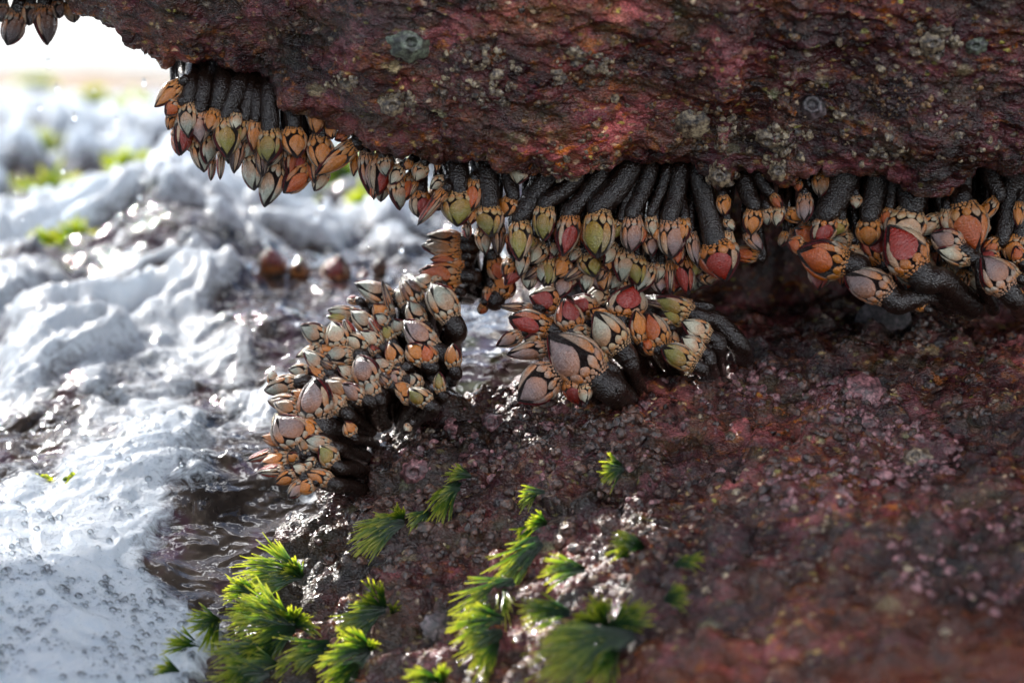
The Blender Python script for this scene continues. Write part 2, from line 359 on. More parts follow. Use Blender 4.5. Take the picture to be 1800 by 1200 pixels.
def rock_h(x, y):
    h = rock_h0(x, y)
    pxr = x / y * 5000 + 900
    wall = sstep(2.19, 2.30, y + .03*np.sin(x*17)) * sstep(820, 1050, pxr)
    return h + wall * .30
def disp_rock(x, y, z, detail=True):
    P = np.stack([x, y, z], -1)
    warp = np.stack([fbm(P, 14, 3, 61), fbm(P, 14, 3, 71), fbm(P, 14, 3, 81)], -1) * .02
    d = .013*fbm(P, 10, 4, 5) + .008*(1-np.abs(fbm((P+warp)*np.array([.7,1.3,1.5]), 24, 3, 8)) - .75)
    w1, c1 = worley((P+warp*.4) * 48, 17); d += .016 * np.clip(.8 - w1, 0, 1) * (c1 > .45); w0, c0 = worley((P+warp*.5) * 22, 27); d += .022 * np.clip(.62 - w0, 0, 1) * (c0 > .5)
    w2, c2 = worley((P+warp*.3) * 125, 23); d += .0040 * np.clip(.75 - w2, 0, 1) * (c2 > .2)
    if detail: d += .0022 * fbm(P, 190, 3, 26, .65)
    return d - .009
def build_lower():
    xs = np.concatenate([np.linspace(-.75, -.345, 30), np.linspace(-.34, .40, 640), np.linspace(.41, .9, 30)])
    ys = np.concatenate([np.linspace(1.20, 1.515, 20), np.linspace(1.52, 2.22, 430), np.linspace(2.225, 2.6, 60)])
    X, Y = np.meshgrid(xs, ys, indexing='ij'); Z = rock_h(X, Y)
    P = np.stack([X, Y, Z], -1); N = gnormals(P)
    if N[400, 200, 2] < 0: N = -N
    d = disp_rock(X, Y, Z)
    Q = P + N * d[..., None]
    me = grid_mesh('shore_rock', Q)
    tag(link('shore_rock', me, ROCK_LO), kind='structure')
    return me
LOWER = build_lower()
def ground_at(px, py):
    # march the view ray to the lower rock
    lo = None
    ds = np.linspace(1.5, 2.3, 500)
    x = (px-900)/5000*ds; y = ds*math.cos(PITCH) - (py-600)/5000*ds*math.sin(PITCH); z = CAMZ - ds*math.sin(PITCH) - (py-600)/5000*ds*math.cos(PITCH)
    h = np.maximum(rock_h(x, y) + .004, water_h(x, y))
    k = np.argmax(z < h)
    return Vector((x[k], y[k], z[k])), ds[k]

# ------------------------------------------------------------------ water sheet with foam
FOAM_GLINT_PX = [  # px, py, radius px, strength
 (100,1080,260,1.0),(60,1180,220,.9),(250,1150,90,.5),(250,880,150,1.1),(120,930,170,1.0),(330,780,90,1.0),(330,700,120,1.0),(90,660,110,1.2),(50,560,120,1.0),
 (290,470,150,1.5),(130,520,120,1.2),(450,600,80,.5),(200,400,200,1.3),(480,420,160,1.2),(60,330,160,1.2),(340,300,200,1.3),(600,400,130,1.2),(150,220,160,1.1),(400,200,200,1.2),(640,360,100,1.2),
 (460,660,60,.8),(400,640,70,.9),(560,420,80,1.0),(850,605,60,.9),(660,745,45,1.0),(360,980,40,.4),(500,880,30,.7),(460,860,30,.7),(440,925,26,.7),(400,1000,26,.8),(345,1115,40,1.0),(300,1150,50,.8),(480,720,50,.4),(545,870,22,.9),(470,830,14,.8),(510,905,12,.8),(285,1010,16,.9),(322,930,10,.8),(315,905,8,.7),(440,960,30,.6),(480,985,20,.7),(400,690,40,.6),(520,660,30,.5)]  # mostly foam; the small spots stand in for white glints on dark water
DARK_PX = [(300,1000,70,1.2),(330,900,45,.7),(420,800,60,1.0),(530,540,95,1.1),(470,560,70,.8),(370,690,36,.6),(60,770,45,1.0),(120,730,30,.7),(430,900,60,.9),(360,960,50,.9),(620,520,60,.8),(90,845,28,.8),(200,790,40,.5),(430,1000,50,.7),(640,440,30,.5)]
def build_water():
    rows = np.concatenate([np.linspace(1330, 1215, 10), np.linspace(1212, 300, 400), np.linspace(298, 158, 90)])
    cols = np.concatenate([np.linspace(-900, -40, 25), np.linspace(-35, 900, 430), np.linspace(905, 1700, 40)])
    # depth of each row from the control surface: march
    PX, PY = np.meshgrid(cols, rows, indexing='ij')
    dlo = np.full(PX.shape, 1.55); dhi = np.full(PX.shape, 7.0)
    def zz(D):
        x = (PX-900)/5000*D; y = D*math.cos(PITCH) - (PY-600)/5000*D*math.sin(PITCH); z = CAMZ - D*math.sin(PITCH) - (PY-600)/5000*D*math.cos(PITCH)
        return x, y, z
    drow = np.interp(rows, [150,160,215,300,420,620,820,1000,1210,1340], [6.1,5.8,4.3,3.4,2.83,2.34,2.11,1.95,1.82,1.72])
    D = np.repeat(drow[None], len(cols), 0)
    x, y, z = zz(D)
    z = water_h(x, y)
    foam = np.full(PX.shape, -.25)
    ppx = x / (y*math.cos(PITCH) + (CAMZ - z)*math.sin(PITCH)) * 5000 + 900
    dd = y*math.cos(PITCH) + (CAMZ - z)*math.sin(PITCH)
    ppy = 600 - ((z-CAMZ)*math.cos(PITCH) + y*math.sin(PITCH)) / dd * 5000
    for (fx, fy, r, s) in FOAM_GLINT_PX: foam += s * np.exp(-((ppx-fx)**2 + ((ppy-fy)*1.25)**2) / r**2)
    foam = np.minimum(foam, np.where(dd > 2.2, .88, 1.1))
    foam = np.where((ppy > 1010) & (ppx < 330), foam + .3, foam)
    for (fx, fy, r, s) in DARK_PX: foam -= s * np.exp(-((ppx-fx)**2 + ((ppy-fy)*1.15)**2) / r**2)
    P = np.stack([x, y, z], -1)
    sc_ = np.clip((dd - 1.9) / 1.5, 0, 1)
    warp = np.stack([fbm(P, 7, 3, 91), fbm(P, 7, 3, 95), fbm(P*0, 7, 1, 97)], -1) * .06
    big = fbm(P + warp, 6, 4, 101); med = fbm(P + warp*1.3, 17, 4, 111); bill = 1 - np.abs(fbm(P + warp, 11, 4, 121))*2.2
    foam2 = foam + 1.9*med*sc_ + 1.0*big*sc_ + .40*med - .48*sc_
    far = sc_
    cov = sstep(.2, .9, foam2)
    h = .010*big*(1+4*far) + (.002 + .026*far)*med + cov*(.006 + .034*far)*np.clip(bill, -.3, 1)
    for (fx, fy, r, s, a) in [(290,455,150,1,.06),(90,640,110,1,.03),(280,840,150,1,.018),(60,520,110,1,.03),(440,560,80,1,.015),(180,620,60,1,.02)]:
        h += a*np.exp(-((ppx-fx)**2 + ((ppy-fy)*1.6)**2)/r**2)
    h += (.0012 + .012*far)*fbm(P, 38, 5, 131, .68) + .0010*(1-cov)*fbm(P*np.array([.6,1.4,1]), 70, 2, 141)
    h = h*(1 - .8*sstep(3.4, 5.2, dd))
    flat = np.exp(-((ppx-850)**2 + ((ppy-610)*1.0)**2)/90**2)
    h = h*(1-.8*flat) - .004*flat
    Pw = np.stack([x, y, z + h], -1)
    me = grid_mesh('sea_water', Pw, {'foam': foam2})
    tag(link('sea_water', me, WATER), kind='structure')
    return Pw, foam2, ppx, ppy
WP, WF, WPX, WPY = build_water()

# open sea to the horizon, and the sunlit bank far behind
def simple(name, col, rough=.6, **k):
    M = NT(name); v = M.coord('Object'); n = M.noise(v, k.pop('scale', 3), 5).outputs[0]
    M.setp(Base_Color=M.mix(n, tuple(c*.6 for c in col), tuple(min(1, c*1.35) for c in col)), Roughness=rough, **k); return M
M = simple('open_sea', (.06,.09,.10), .12, scale=2)
sea = raw_mesh('open_sea', [(-9000,-9000,-.12),(9000,-9000,-.12),(9000,9000,-.12),(-9000,9000,-.12)], [(0,1,2,3)], smooth=False)
M.setp(Normal=M.bump(M.noise(M.coord('Object'), 5, 5).outputs[0], .1, .6))
tag(link('open_sea', sea, M.m), kind='structure')
def build_bank():
    xs = np.linspace(-2.6, 1.6, 240); ys = np.linspace(5.5, 9.5, 110); X, Y = np.meshgrid(xs, ys, indexing='ij')
    P = np.stack([X, Y, X*0], -1)
    Z = .22 + .19*sstep(5.6, 7.2, Y) - .45*sstep(7.8, 9.5, Y) + .05*fbm(P, 1.3, 4, 7) + .018*fbm(P, 7, 3, 9)
    M = simple('tan_sand', (.13,.070,.024), .7, scale=4)
    tag(link('sand_bank', grid_mesh('sand_bank', np.stack([X, Y, Z], -1)), M.m), kind='structure')
build_bank()

# ------------------------------------------------------------------ barnacle builder
def prof(s):
    a = np.interp(s, [0,.06,.16,.30,.45,.60,.74,.86,.95,1.0], [.33,.36,.425,.49,.50,.455,.36,.235,.115,.03])
    b = np.interp(s, [0,.06,.16,.30,.45,.60,.74,.86,.95,1.0], [.33,.34,.37,.385,.365,.32,.255,.175,.09,.02])
    return a, b
class Variant:
    def __init__(V, k):
        r = random.Random(k*31+5); V.r = r
        V.bow = r.uniform(-.20, .22); V.skew = r.uniform(-.10, .10); V.fat = r.uniform(.86, 1.12); V.low = r.uniform(-.07, .07)
        V.mem = V.membrane(); V.plates = []; V.meshes = []
        j = lambda q: r.uniform(-q, q)
        def plate(name, th, s, hth, hs, p=1.4, taper=0., rot=0., lift=.018, dome=.05):
            V.plates.append((name, V.plate_mesh(name, math.radians(th+j(3)), s+j(.015), math.radians(hth*r.uniform(.92,1.06)), hs*r.uniform(.94,1.05), p, taper, rot+j(.06), lift, dome), s))
        for sd in (1, -1):
            plate('main_plate', sd*(97+j(6)), .60, 46, .355, r.uniform(1.4,1.8), -.10, 0, .034, .040)
            plate('side_plate', sd*(37+j(3)), .60, 19, .31, 2.0, 0, .03*sd, .026, .022)
            plate('side_plate', sd*150, .50, 14, .26, 2.0, 0, 0, .026, .022)
            if sd == 1:
                for th in (22, 54, 88, 122, 155): plate('basal_plate', th, (.225 if th != 88 else .19), 16, (.115 if th != 88 else .085), 1.6, -.15, 0, .026, .026)
        plate('keel_plate', 0, .55, 15, .33, 1.5, .1, 0, .028, .03)
        plate('keel_plate', 180, .26, 15, .13, 1.5, 0, 0, .028, .03)
        V.scales = V.scale_mesh(); V.lip = V.lip_mesh(); V.cirri = V.cirri_mesh()
    def surf(V, th, s, off=0.):
        s = np.asarray(s, float); q = np.clip(s, 0, 1); q = q + V.low*np.sin(q*math.pi); a, b = prof(q); a = a*(1 + (V.fat-1)*np.sin(np.clip(s,0,1)*math.pi)) + off; b = b + off
        x = a*np.cos(th); y = b*np.sign(np.sin(th))*np.abs(np.sin(th))**.92
        x = x + V.bow*np.clip(s, 0, 1)**2 * 1.0 + V.skew*s
        return np.stack([x, y, s + off*.0*s], -1)
    def membrane(V):
        n, m = 14, 20; verts = []; F = []
        ss = np.linspace(-.03, 1.0, n)
        for s in ss:
            for k in range(m): verts.append(V.surf(2*math.pi*k/m, s))
        for i in range(n-1):
            for k in range(m): F.append((i*m+k, i*m+(k+1)%m, (i+1)*m+(k+1)%m, (i+1)*m+k))
        F.append(tuple(range(m))[::-1]); F.append(tuple((n-1)*m+k for k in range(m)))
        return raw_mesh('membrane', verts, F)
    def patch(V, th, s, hth, hs, p, taper, rot, lift, dome, N=16):
        verts = []; grow = []; rim = []; F = []
        rings = [(1.0, -.006, 0.), (.975, lift*.75, .10), (.89, lift+dome*.25, .5), (.55, lift+dome*.85, 1.), ]
        for (q, off, rm) in rings:
            for k in range(N):
                f = 2*math.pi*k/N; cx, sy = math.cos(f), math.sin(f)
                rr = (abs(cx)**p + abs(sy)**p)**(-1/p); u, v = cx*rr, sy*rr
                u *= (1 + taper*v); u2 = u*math.cos(rot) - v*math.sin(rot)*.5; v2 = v*math.cos(rot) + u*math.sin(rot)*.3
                verts.append(V.surf(th + hth*u2*q, s + hs*v2*q, off)); grow.append((v2*q+1)/2); rim.append(rm)
        verts.append(V.surf(th, s, lift+dome)); grow.append(.5); rim.append(1.)
        R = len(rings)
        for i in range(R-1):
            for k in range(N): F.append((i*N+k, i*N+(k+1)%N, (i+1)*N+(k+1)%N, (i+1)*N+k))
        for k in range(N): F.append(((R-1)*N+k, (R-1)*N+(k+1)%N, R*N))
        return verts, F, grow, rim
    def plate_mesh(V, name, *a):
        v, F, g, r_ = V.patch(*a); return raw_mesh(name, v, F, {'grow': g, 'rim': r_})
    def scale_mesh(V):
        AV, AF, AG, AR = [], [], [], []; r = V.r
        def add(*a):
            v, F, g, r_ = V.patch(*a, N=8); o = len(AV); AV.extend(v); AF.extend([tuple(i+o for i in f) for f in F]); AG.extend([x*.5 for x in g]); AR.extend(r_)
        for th in (-22,-54,-88,-122,-155): add(math.radians(th), .22, math.radians(14), .10, 1.5, -.1, 0, .012, .05)
        for s, n, hs in ((.115, 15, .05), (.055, 19, .035), (.01, 23, .026)):
            for k in range(n):
                th = 2*math.pi*(k + r.uniform(-.15,.15) + (.5 if n == 19 else 0))/n
                add(th, s + r.uniform(-.008,.008), math.pi/n*r.uniform(.74,.9), hs*r.uniform(.7,.95), 1.7, 0, 0, .012, .016)
        return raw_mesh('basal_scales', AV, AF, {'grow': AG, 'rim': AR})
    def lip_mesh(V):
        AV, AF = [], []; n, m = 12, 6
        for sd in (-1, 1):
            o = len(AV)
            for i, s in enumerate(np.linspace(.42, .985, n)):
                c = V.surf(math.pi + sd*math.radians(13 if s < .9 else 20), s, .02)
                rad = .030*math.sin(math.pi*(i+.6)/(n+.2))**.5
                for k in range(m):
                    f = 2*math.pi*k/m; AV.append(c + np.array([math.cos(f)*rad*1.2, math.sin(f)*rad*.8, 0]))
            for i in range(n-1):
                for k in range(m): AF.append((o+i*m+k, o+i*m+(k+1)%m, o+(i+1)*m+(k+1)%m, o+(i+1)*m+k))
        return raw_mesh('aperture_lip', AV, AF)
    def cirri_mesh(V):
        AV, AF = [], []; r = V.r
        for i in range(16):
            s0 = .5 + i*.028; c = V.surf(math.pi, s0, .0); L = .05; wd = .05
            o = len(AV)
            AV += [c+np.array([.03,-wd,-.008]), c+np.array([.03,wd,-.008]), c+np.array([-L,wd*.6,.004]), c+np.array([-L,-wd*.6,.004]), c+np.array([.03,0,.018]), c+np.array([-L*1.1,0,.02])]
            AF += [(o,o+3,o+5,o+4),(o+1,o+4,o+5,o+2),(o,o+1,o+2,o+3),(o+3,o+2,o+5)]
        return raw_mesh('feeding_legs', AV, AF)
VARS = [Variant(k) for k in range(10)]

PAL = {  # main plate colour, umbo, word
 'g': ((.34,.34,.28), .5, 'grey'), 'o': ((.24,.21,.075), .3, 'olive'), 'r': ((.30,.016,.006), .0, 'red-brown'), 'p': ((.55,.27,.15), .9, 'peach'),
 'w': ((.58,.54,.43), .55, 'cream'), 'm': ((.27,.20,.19), .4, 'mauve'), 'k': ((.05,.03,.03), .2, 'dark'), 'b': ((.22,.15,.10), .5, 'brown'), 'u': ((.50,.10,.03), .3, 'orange')}

def tube(points, radii, m=16, cap_flare=None):
    pts = [Vector(p) for p in points]
    # resample with Catmull-Rom
    P = []; R = []
    n = len(pts)
    for i in range(n-1):
        p0 = pts[max(i-1,0)]; p1 = pts[i]; p2 = pts[i+1]; p3 = pts[min(i+2,n-1)]
        st = 10
        for k in range(st):
            t = k/st
            P.append(.5*((2*p1)+(p2-p0)*t+(2*p0-5*p1+4*p2-p3)*t*t+(3*p1-p0-3*p2+p3)*t**3)); R.append(radii[i]*(1-t)+radii[i+1]*t)
    P.append(pts[-1]); R.append(radii[-1])
    V = []; F = []
    ref = Vector((0,-1,0))
    for i, p in enumerate(P):
        tg = (P[min(i+1,len(P)-1)] - P[max(i-1,0)]).normalized(); sd = tg.cross(ref).normalized(); up = sd.cross(tg).normalized()
        wr = 1 + .03*math.sin(i*1.9+R[0]*9e3) + .02*math.sin(i*4.3+1)
        for k in range(m):
            f = 2*math.pi*k/m; wr = wr*.7 + .3*(1 + .06*math.sin(k*2.1+i*.7+R[0]*7e3)); V.append(p + (sd*math.cos(f) + up*math.sin(f))*R[i]*wr)
    for i in range(len(P)-1):
        for k in range(m): F.append((i*m+k, i*m+(k+1)%m, (i+1)*m+(k+1)%m, (i+1)*m+k))
    F.append(tuple(range(m))[::-1]); F.append(tuple((len(P)-1)*m+k for k in range(m)))
    return V, F

BARN = []
def barnacle(base, tip, w, colk, d, cluster, roll=0., tilt=None, stalk=None, sw=None, var=None, red=False, small=False):
    """base, tip, w in photograph pixels; d depth in metres of the base; stalk: list of (px, py, depth) away from the base."""
    r = random.Random(int(base[0]*13 + base[1]*7 + tip[0]))
    V = VARS[(r.randrange(10) if var is None else var)]
    if tilt is None: tilt = r.uniform(-.006, .002)
    B = at(*base, d); T_ = at(*tip, d + tilt); ax = T_ - B; L = ax.length
    W = w * PXM * d / 2 * 1.06
    L = max(L, W*1.05)
    z = ax.normalized(); tocam = (CAM - B).normalized(); y = (tocam - z*tocam.dot(z)).normalized(); x = y.cross(z)
    mir = r.choice((-1, 1)) if roll == 0 else 1
    q = Quaternion(z, math.radians(roll if roll else r.uniform(-34, 34))); y = q @ y; x = q @ x
    root = bpy.data.objects.new('gooseneck_barnacle', None); COL.objects.link(root); root.empty_display_size = .005
    M4 = Matrix((( x.x, y.x, z.x, B.x), (x.y, y.y, z.y, B.y), (x.z, y.z, z.z, B.z), (0,0,0,1)))
    root.matrix_world = M4
    S = Matrix.Diagonal((W*mir*1.0, W*.92, L, 1))
    def part(name, me, mat):
        o = link(name, me, mat, root); o.matrix_local = S; return o
    part('membrane', V.mem, MAT_MEM)
    c, um, word = PAL[colk]
    basecol = {'r': (.50,.17,.06), 'm': (.42,.26,.20), 'k': (.16,.07,.05), 'w': (.55,.42,.28), 'g': (.50,.36,.23), 'o': (.50,.34,.18)}.get(colk, (.56,.26,.12))
    if cluster in 'GH': basecol = tuple(.3*a + .7*b for a, b in zip(basecol, (.42,.38,.30)))
    for (nm, me, s) in V.plates:
        o = part(nm, me, MAT_PLATE); jv = r.uniform(.8, 1.15)
        if nm == 'main_plate': cc = c; u = um
        elif nm == 'side_plate':
            k = r.random(); cc = tuple(a*k + b*(1-k) for a, b in zip(c if colk != 'r' or k > .6 else (.30,.30,.24), (.46,.33,.24))); u = min(1, um + .3)
        elif nm == 'keel_plate': cc = (.30,.25,.20) if colk != 'k' else (.1,.05,.04); u = .4
        else:
            k = r.random()**2; cc = tuple(a*k*.8 + b*(1-k*.8) for a, b in zip((.45,.43,.36), basecol)); u = .7
        o.color = (*[min(1, v*jv) for v in cc], u)
    o = part('basal_scales', V.scales, MAT_PLATE); o.color = (*tuple(.6*a + .4*b for a, b in zip(basecol, (.34,.29,.22))), .35); o['kind'] = 'stuff'
    part('aperture_lip', V.lip, MAT_LIP)
    if not small: part('feeding_legs', V.cirri, MAT_CIRRI)
    # stalk
    if stalk is None: stalk = []
    r0 = W*.345; rs = (sw*PXM/2) if sw else W*.30
    pts = [B + z*L*.03, B - z*max(L*(.10 if cluster in 'ABDE' else .26), .003)]; rad = [r0*.98, (r0*.55+rs*.45)]
    for (sx, sy, sd) in stalk: pts.append(at(sx, sy, sd)); rad.append(rs)
    if len(pts) > 3: pass
    inv = M4.inverted()
    Vv, F = tube([p for p in pts], rad)
    me = raw_mesh('stalk', [inv @ p for p in Vv], F)
    link('stalk', me, MAT_STALK_RED if red else MAT_STALK, root)
    BARN.append(dict(o=root, c=word, cl=cluster, x=(base[0]+tip[0])/2, y=(base[1]+tip[1])/2, w=w, dir=(tip[0]-base[0], tip[1]-base[1]), roll=roll))
    return root

def Z(ox, oy, k): return lambda X, Y: (ox + X*k, oy + Y*k)
# rows: (baseX, baseY, tipX, tipY, width, colour, roll, stalk(topX, topY, width) or None, depth offset in mm)
def hang(rows, zf, k, cluster, d0, top_y, slope=.00026):
    for row in rows:
        bx, by, tx, ty, w, c = row[:6]; roll = row[6] if len(row) > 6 else 0; st = row[7] if len(row) > 7 else None; off = row[8] if len(row) > 8 else 0
        b = zf(bx, by); t = zf(tx, ty); d = d0 + slope*max(0, b[1] - top_y(b[0])) + off/1000
        if st:
            s = zf(st[0], st[1]); m_ = (b[0]*.45+s[0]*.55, b[1]*.45+s[1]*.55)
            stalk = [(m_[0], m_[1], d + .004), (s[0], s[1]-6, lip_d(s[0]) + .022), (s[0]+2, s[1]-40, lip_d(s[0]) + .035)]; sw = st[2]*k
        else:
            lx = b[0]+random.uniform(-8, 12); ly = float(lip_y(lx)); dt = max(d+.012, float(lip_d(lx))+.03)
            stalk = [((b[0]+lx)/2, (b[1]+ly)/2, dt - .004), (lx, min(ly, b[1]-12) - 14, dt + .01)]; sw = w*k*.5
        barnacle(b, t, w*k, c, d, cluster, roll, None, stalk, sw, red=(c == 'r' and st is not None and st[2] < 125))

z1 = Z(240, 80, .26667); z2 = Z(620, 230, .26667); z3 = Z(860, 280, .26667); z4 = Z(1240, 260, .31111)
A = [(300,240,120,410,100,'p',0),(290,370,190,460,110,'u'),(330,410,290,725,140,'r',0,None,6),(340,370,330,610,125,'g',0,(380,140,110)),(420,430,408,650,125,'m',0,(470,130,130)),
 (520,430,470,570,105,'p',0,(600,130,130)),(600,480,598,745,160,'o',0,(720,130,150)),(710,480,660,645,120,'o',0,(780,170,110),2),(480,580,490,785,130,'g'),(410,620,420,835,130,'g'),(500,740,490,895,70,'r',75),
 (560,680,548,890,70,'r',80),(670,600,640,845,130,'k',60),(785,490,760,700,95,'p',0,(800,200,100)),(880,550,880,775,165,'o',0,(885,170,140),-5),(770,700,765,958,150,'g'),(820,640,830,870,110,'k',85),(925,760,860,1070,140,'g',20),
 (1035,540,1040,745,145,'p',0,(1010,250,140)),(980,680,1010,860,110,'k',80),(1140,790,960,965,165,'u'),(1205,390,1150,580,120,'p',0,(1190,290,90),-4),(1245,430,1230,520,60,'w'),(1210,600,1195,835,180,'p',0,(1130,300,120)),
 (1440,650,1195,870,140,'p',-35,(1500,560,130),-4),(1240,810,1180,965,110,'w'),(1275,490,1290,620,80,'p'),(1400,560,1310,630,80,'u'),(1440,720,1430,865,55,'p'),(1510,700,1530,995,115,'m',-40),(1630,720,1580,992,155,'r',0,(1650,560,110)),
 (560,560,530,700,90,'g'),(1080,700,1060,830,90,'r'),(930,560,950,700,90,'g'),(240,440,215,560,80,'p'),(660,440,650,560,80,'w')]
hang(A, z1, .26667, 'A', 2.012, lambda x: np.interp(x, [260,330,560,620,700], [140,185,225,235,270]))
Bc = [(330,230,240,350,85,'w'),(290,320,300,525,135,'g',-45),(470,215,415,335,95,'w'),(450,400,438,575,140,'r'),(605,310,505,375,75,'w'),(610,380,425,625,95,'r',78,None,-6),(420,330,375,435,55,'r',75),(525,110,495,215,65,'g'),
 (565,80,550,280,65,'p'),(590,420,550,530,90,'g'),(700,400,712,632,200,'o',0,(690,90,150)),(805,320,780,530,115,'u'),(800,510,780,620,90,'p'),(745,620,765,705,80,'r',70),(900,490,892,705,180,'o',0,(880,140,150),-4),(850,640,882,815,100,'g'),
 (960,620,960,820,120,'k',75),(1045,440,1005,570,120,'p',0,(1000,180,95)),(1120,205,1090,355,130,'w',0,None,-12),(200,170,230,300,90,'g'),(380,190,345,260,60,'p'),(640,350,600,420,70,'w'),(970,500,985,640,60,'u',60)]
hang(Bc, z2, .26667, 'B', 2.004, lambda x: np.interp(x, [620,720,780,830,900], [270,285,330,350,350]))
D = [(210,405,180,672,155,'o',0,(380,110,170)),(375,305,320,532,150,'o',0,(585,120,120),-2),(300,500,255,585,75,'o'),(230,590,220,775,95,'g'),(375,560,262,685,105,'w'),(535,375,510,645,170,'r',0,(740,100,140)),(430,550,430,645,65,'g'),
 (600,590,520,665,70,'g'),(400,650,380,835,110,'o'),(525,660,425,765,115,'p'),(725,340,712,655,205,'o',0,(920,80,180),-2),(865,400,815,525,85,'o',0,(960,90,90)),(640,620,680,780,135,'o'),(835,560,750,685,95,'w'),(945,370,942,615,150,'m',0,(1060,90,120)),
 (1070,370,1060,505,85,'w',0,(1170,100,80)),(1060,500,1080,640,105,'m'),(1195,390,1212,655,180,'m',0,(1260,110,135)),(1285,390,1268,555,105,'p'),(1330,480,1350,705,95,'m'),(900,590,862,808,145,'g'),(970,640,972,838,135,'o'),(1065,690,995,885,120,'g'),
 (1140,680,1140,800,95,'w'),(1120,770,1130,885,95,'m'),(1190,670,1190,885,80,'r',88),(1280,640,1302,895,135,'r'),(1370,670,1345,785,90,'o'),(1490,540,1572,803,240,'r',0,(1385,120,150),-4),(1572,480,1562,695,95,'g'),(1430,740,1450,825,90,'b'),
 (1540,240,1560,375,95,'p'),(1580,400,1600,475,60,'w'),(370,700,225,795,110,'k',75),(620,700,490,800,120,'k',75),(770,700,720,790,110,'k',60),(160,480,130,590,80,'u'),(470,450,450,560,80,'p'),(640,430,625,560,90,'u'),(1000,430,1010,560,80,'u'),
 (1110,430,1130,560,80,'p'),(1250,560,1245,700,90,'u'),(800,640,800,740,80,'p'),(560,700,600,820,90,'k',60),(1400,600,1395,730,100,'r')]
hang(D, z3, .26667, 'D', 2.0, lambda x: np.interp(x, [880,950,1050,1200,1280], [385,365,375,382,420]))
E = [(270,340,268,495,100,'p',0,(220,190,110)),(300,605,150,595,95,'u'),(235,470,300,590,85,'m'),(345,335,370,435,75,'g'),(455,355,545,415,75,'p'),(560,260,565,420,95,'m'),(375,265,435,340,60,'u',0,(300,150,100)),(530,190,520,250,45,'u'),
 (650,150,655,280,90,'b'),(850,265,850,345,60,'w'),(625,560,490,475,135,'u'),(690,390,665,555,155,'r',0,(800,120,200),-2),(835,515,695,520,80,'g'),(930,395,930,520,150,'p',0,(985,90,150)),(990,640,893,445,155,'r',0,None,-8),(870,540,850,660,115,'g'),
 (985,670,960,590,80,'u'),(1160,345,1130,490,200,'w',0,(1170,130,180)),(1330,390,1175,500,95,'w',0,(1310,170,80)),(1275,550,1145,508,75,'p'),(1455,310,1508,592,200,'u',0,(1470,130,85)),(1365,340,1385,490,95,'w'),
 (1395,170,1368,280,45,'u'),(1645,285,1535,430,75,'p',0,(1590,60,120),4),(1660,520,1560,610,100,'u',0,(1780,60,140),-4),(1775,495,1740,650,135,'p'),(1775,310,1760,450,65,'p'),
 (1040,340,1020,440,70,'u',0,(1070,150,80),2),(1580,420,1560,500,70,'u'),(120,400,140,470,60,'w'),(450,480,430,560,60,'b'),(760,390,740,470,110,'o'),(1700,700,1740,760,60,'b'),(1800,560,1790,700,90,'u'),(420,330,400,450,70,'w')]
hang(E, z4, .31111, 'E', 1.996, lambda x: np.interp(x, [1240,1400,1500,1650,1800], [370,360,375,360,390]))

rf = random.Random(42)
def fill(cl, n, x0, x1, f, w0, w1, cols, d0):
    rows = []
    for i in range(n):
        x = x0 + (x1-x0)*(i + rf.uniform(.1,.9))/n; y = f(x) + rf.uniform(-14, 14); rows.append((x, y, x + rf.uniform(-22, 10), y + rf.uniform(34, 52), rf.uniform(w0, w1), rf.choice(cols), rf.choice((0,0,0,70,-50))))
    hang(rows, Z(0, 0, 1), 1, cl, d0, lambda x: f(x) - 20)
fill('D', 20, 890, 1260, lambda x: 468, 26, 36, 'rugwmpg', 2.022)
fill('D', 14, 900, 1230, lambda x: 425, 24, 32, 'upgwr', 2.020)
fill('E', 22, 1390, 1800, lambda x: 400 + .03*(x-1390), 26, 38, 'ruwpmr', 2.020)
fill('E', 18, 1440, 1800, lambda x: 452 + .05*(x-1440), 26, 40, 'rumwgr', 2.026)
fill('A', 12, 300, 560, lambda x: 215 + .25*(x-300), 26, 36, 'gpuwr', 2.022)
fill('B', 10, 640, 860, lambda x: 300 + .2*(x-640), 24, 34, 'grwpu', 2.016)
# floor-standing ones: rows (base, tip, width, colour, roll, stalk path in zoom px [(x,y)...], stalk width, offset mm)
def floor_row(rows, zf, k, cluster, dfun, anchor):
    for row in rows:
        bx, by, tx, ty, w, c = row[:6]; roll = row[6] if len(row) > 6 else 0; path = row[7] if len(row) > 7 else None; sw = row[8]*k if len(row) > 8 and row[8] else None; off = row[9] if len(row) > 9 else 0
        b = zf(bx, by); t = zf(tx, ty); d = dfun(*b) + off/1000
        if path:
            n = len(path); st = []
            for i, p in enumerate(path):
                q = zf(*p); g, gd = ground_at(*q); f = (i+1)/n
                st.append((q[0], q[1], d + .004*(i+1) if i < n-1 else max(d + .008, min(gd + .012, d + .034))))
        else:
            a = anchor(*b); st = [((b[0]*.5+a[0]*.5), (b[1]*.5+a[1]*.5), d + .022), (a[0], a[1], d + .050)]; sw = w*k*(.85 if cluster in 'GHC' else .5)
        barnacle(b, t, w*k, c, d, cluster, roll, random.uniform(-.004, .004), st, sw, red=False)

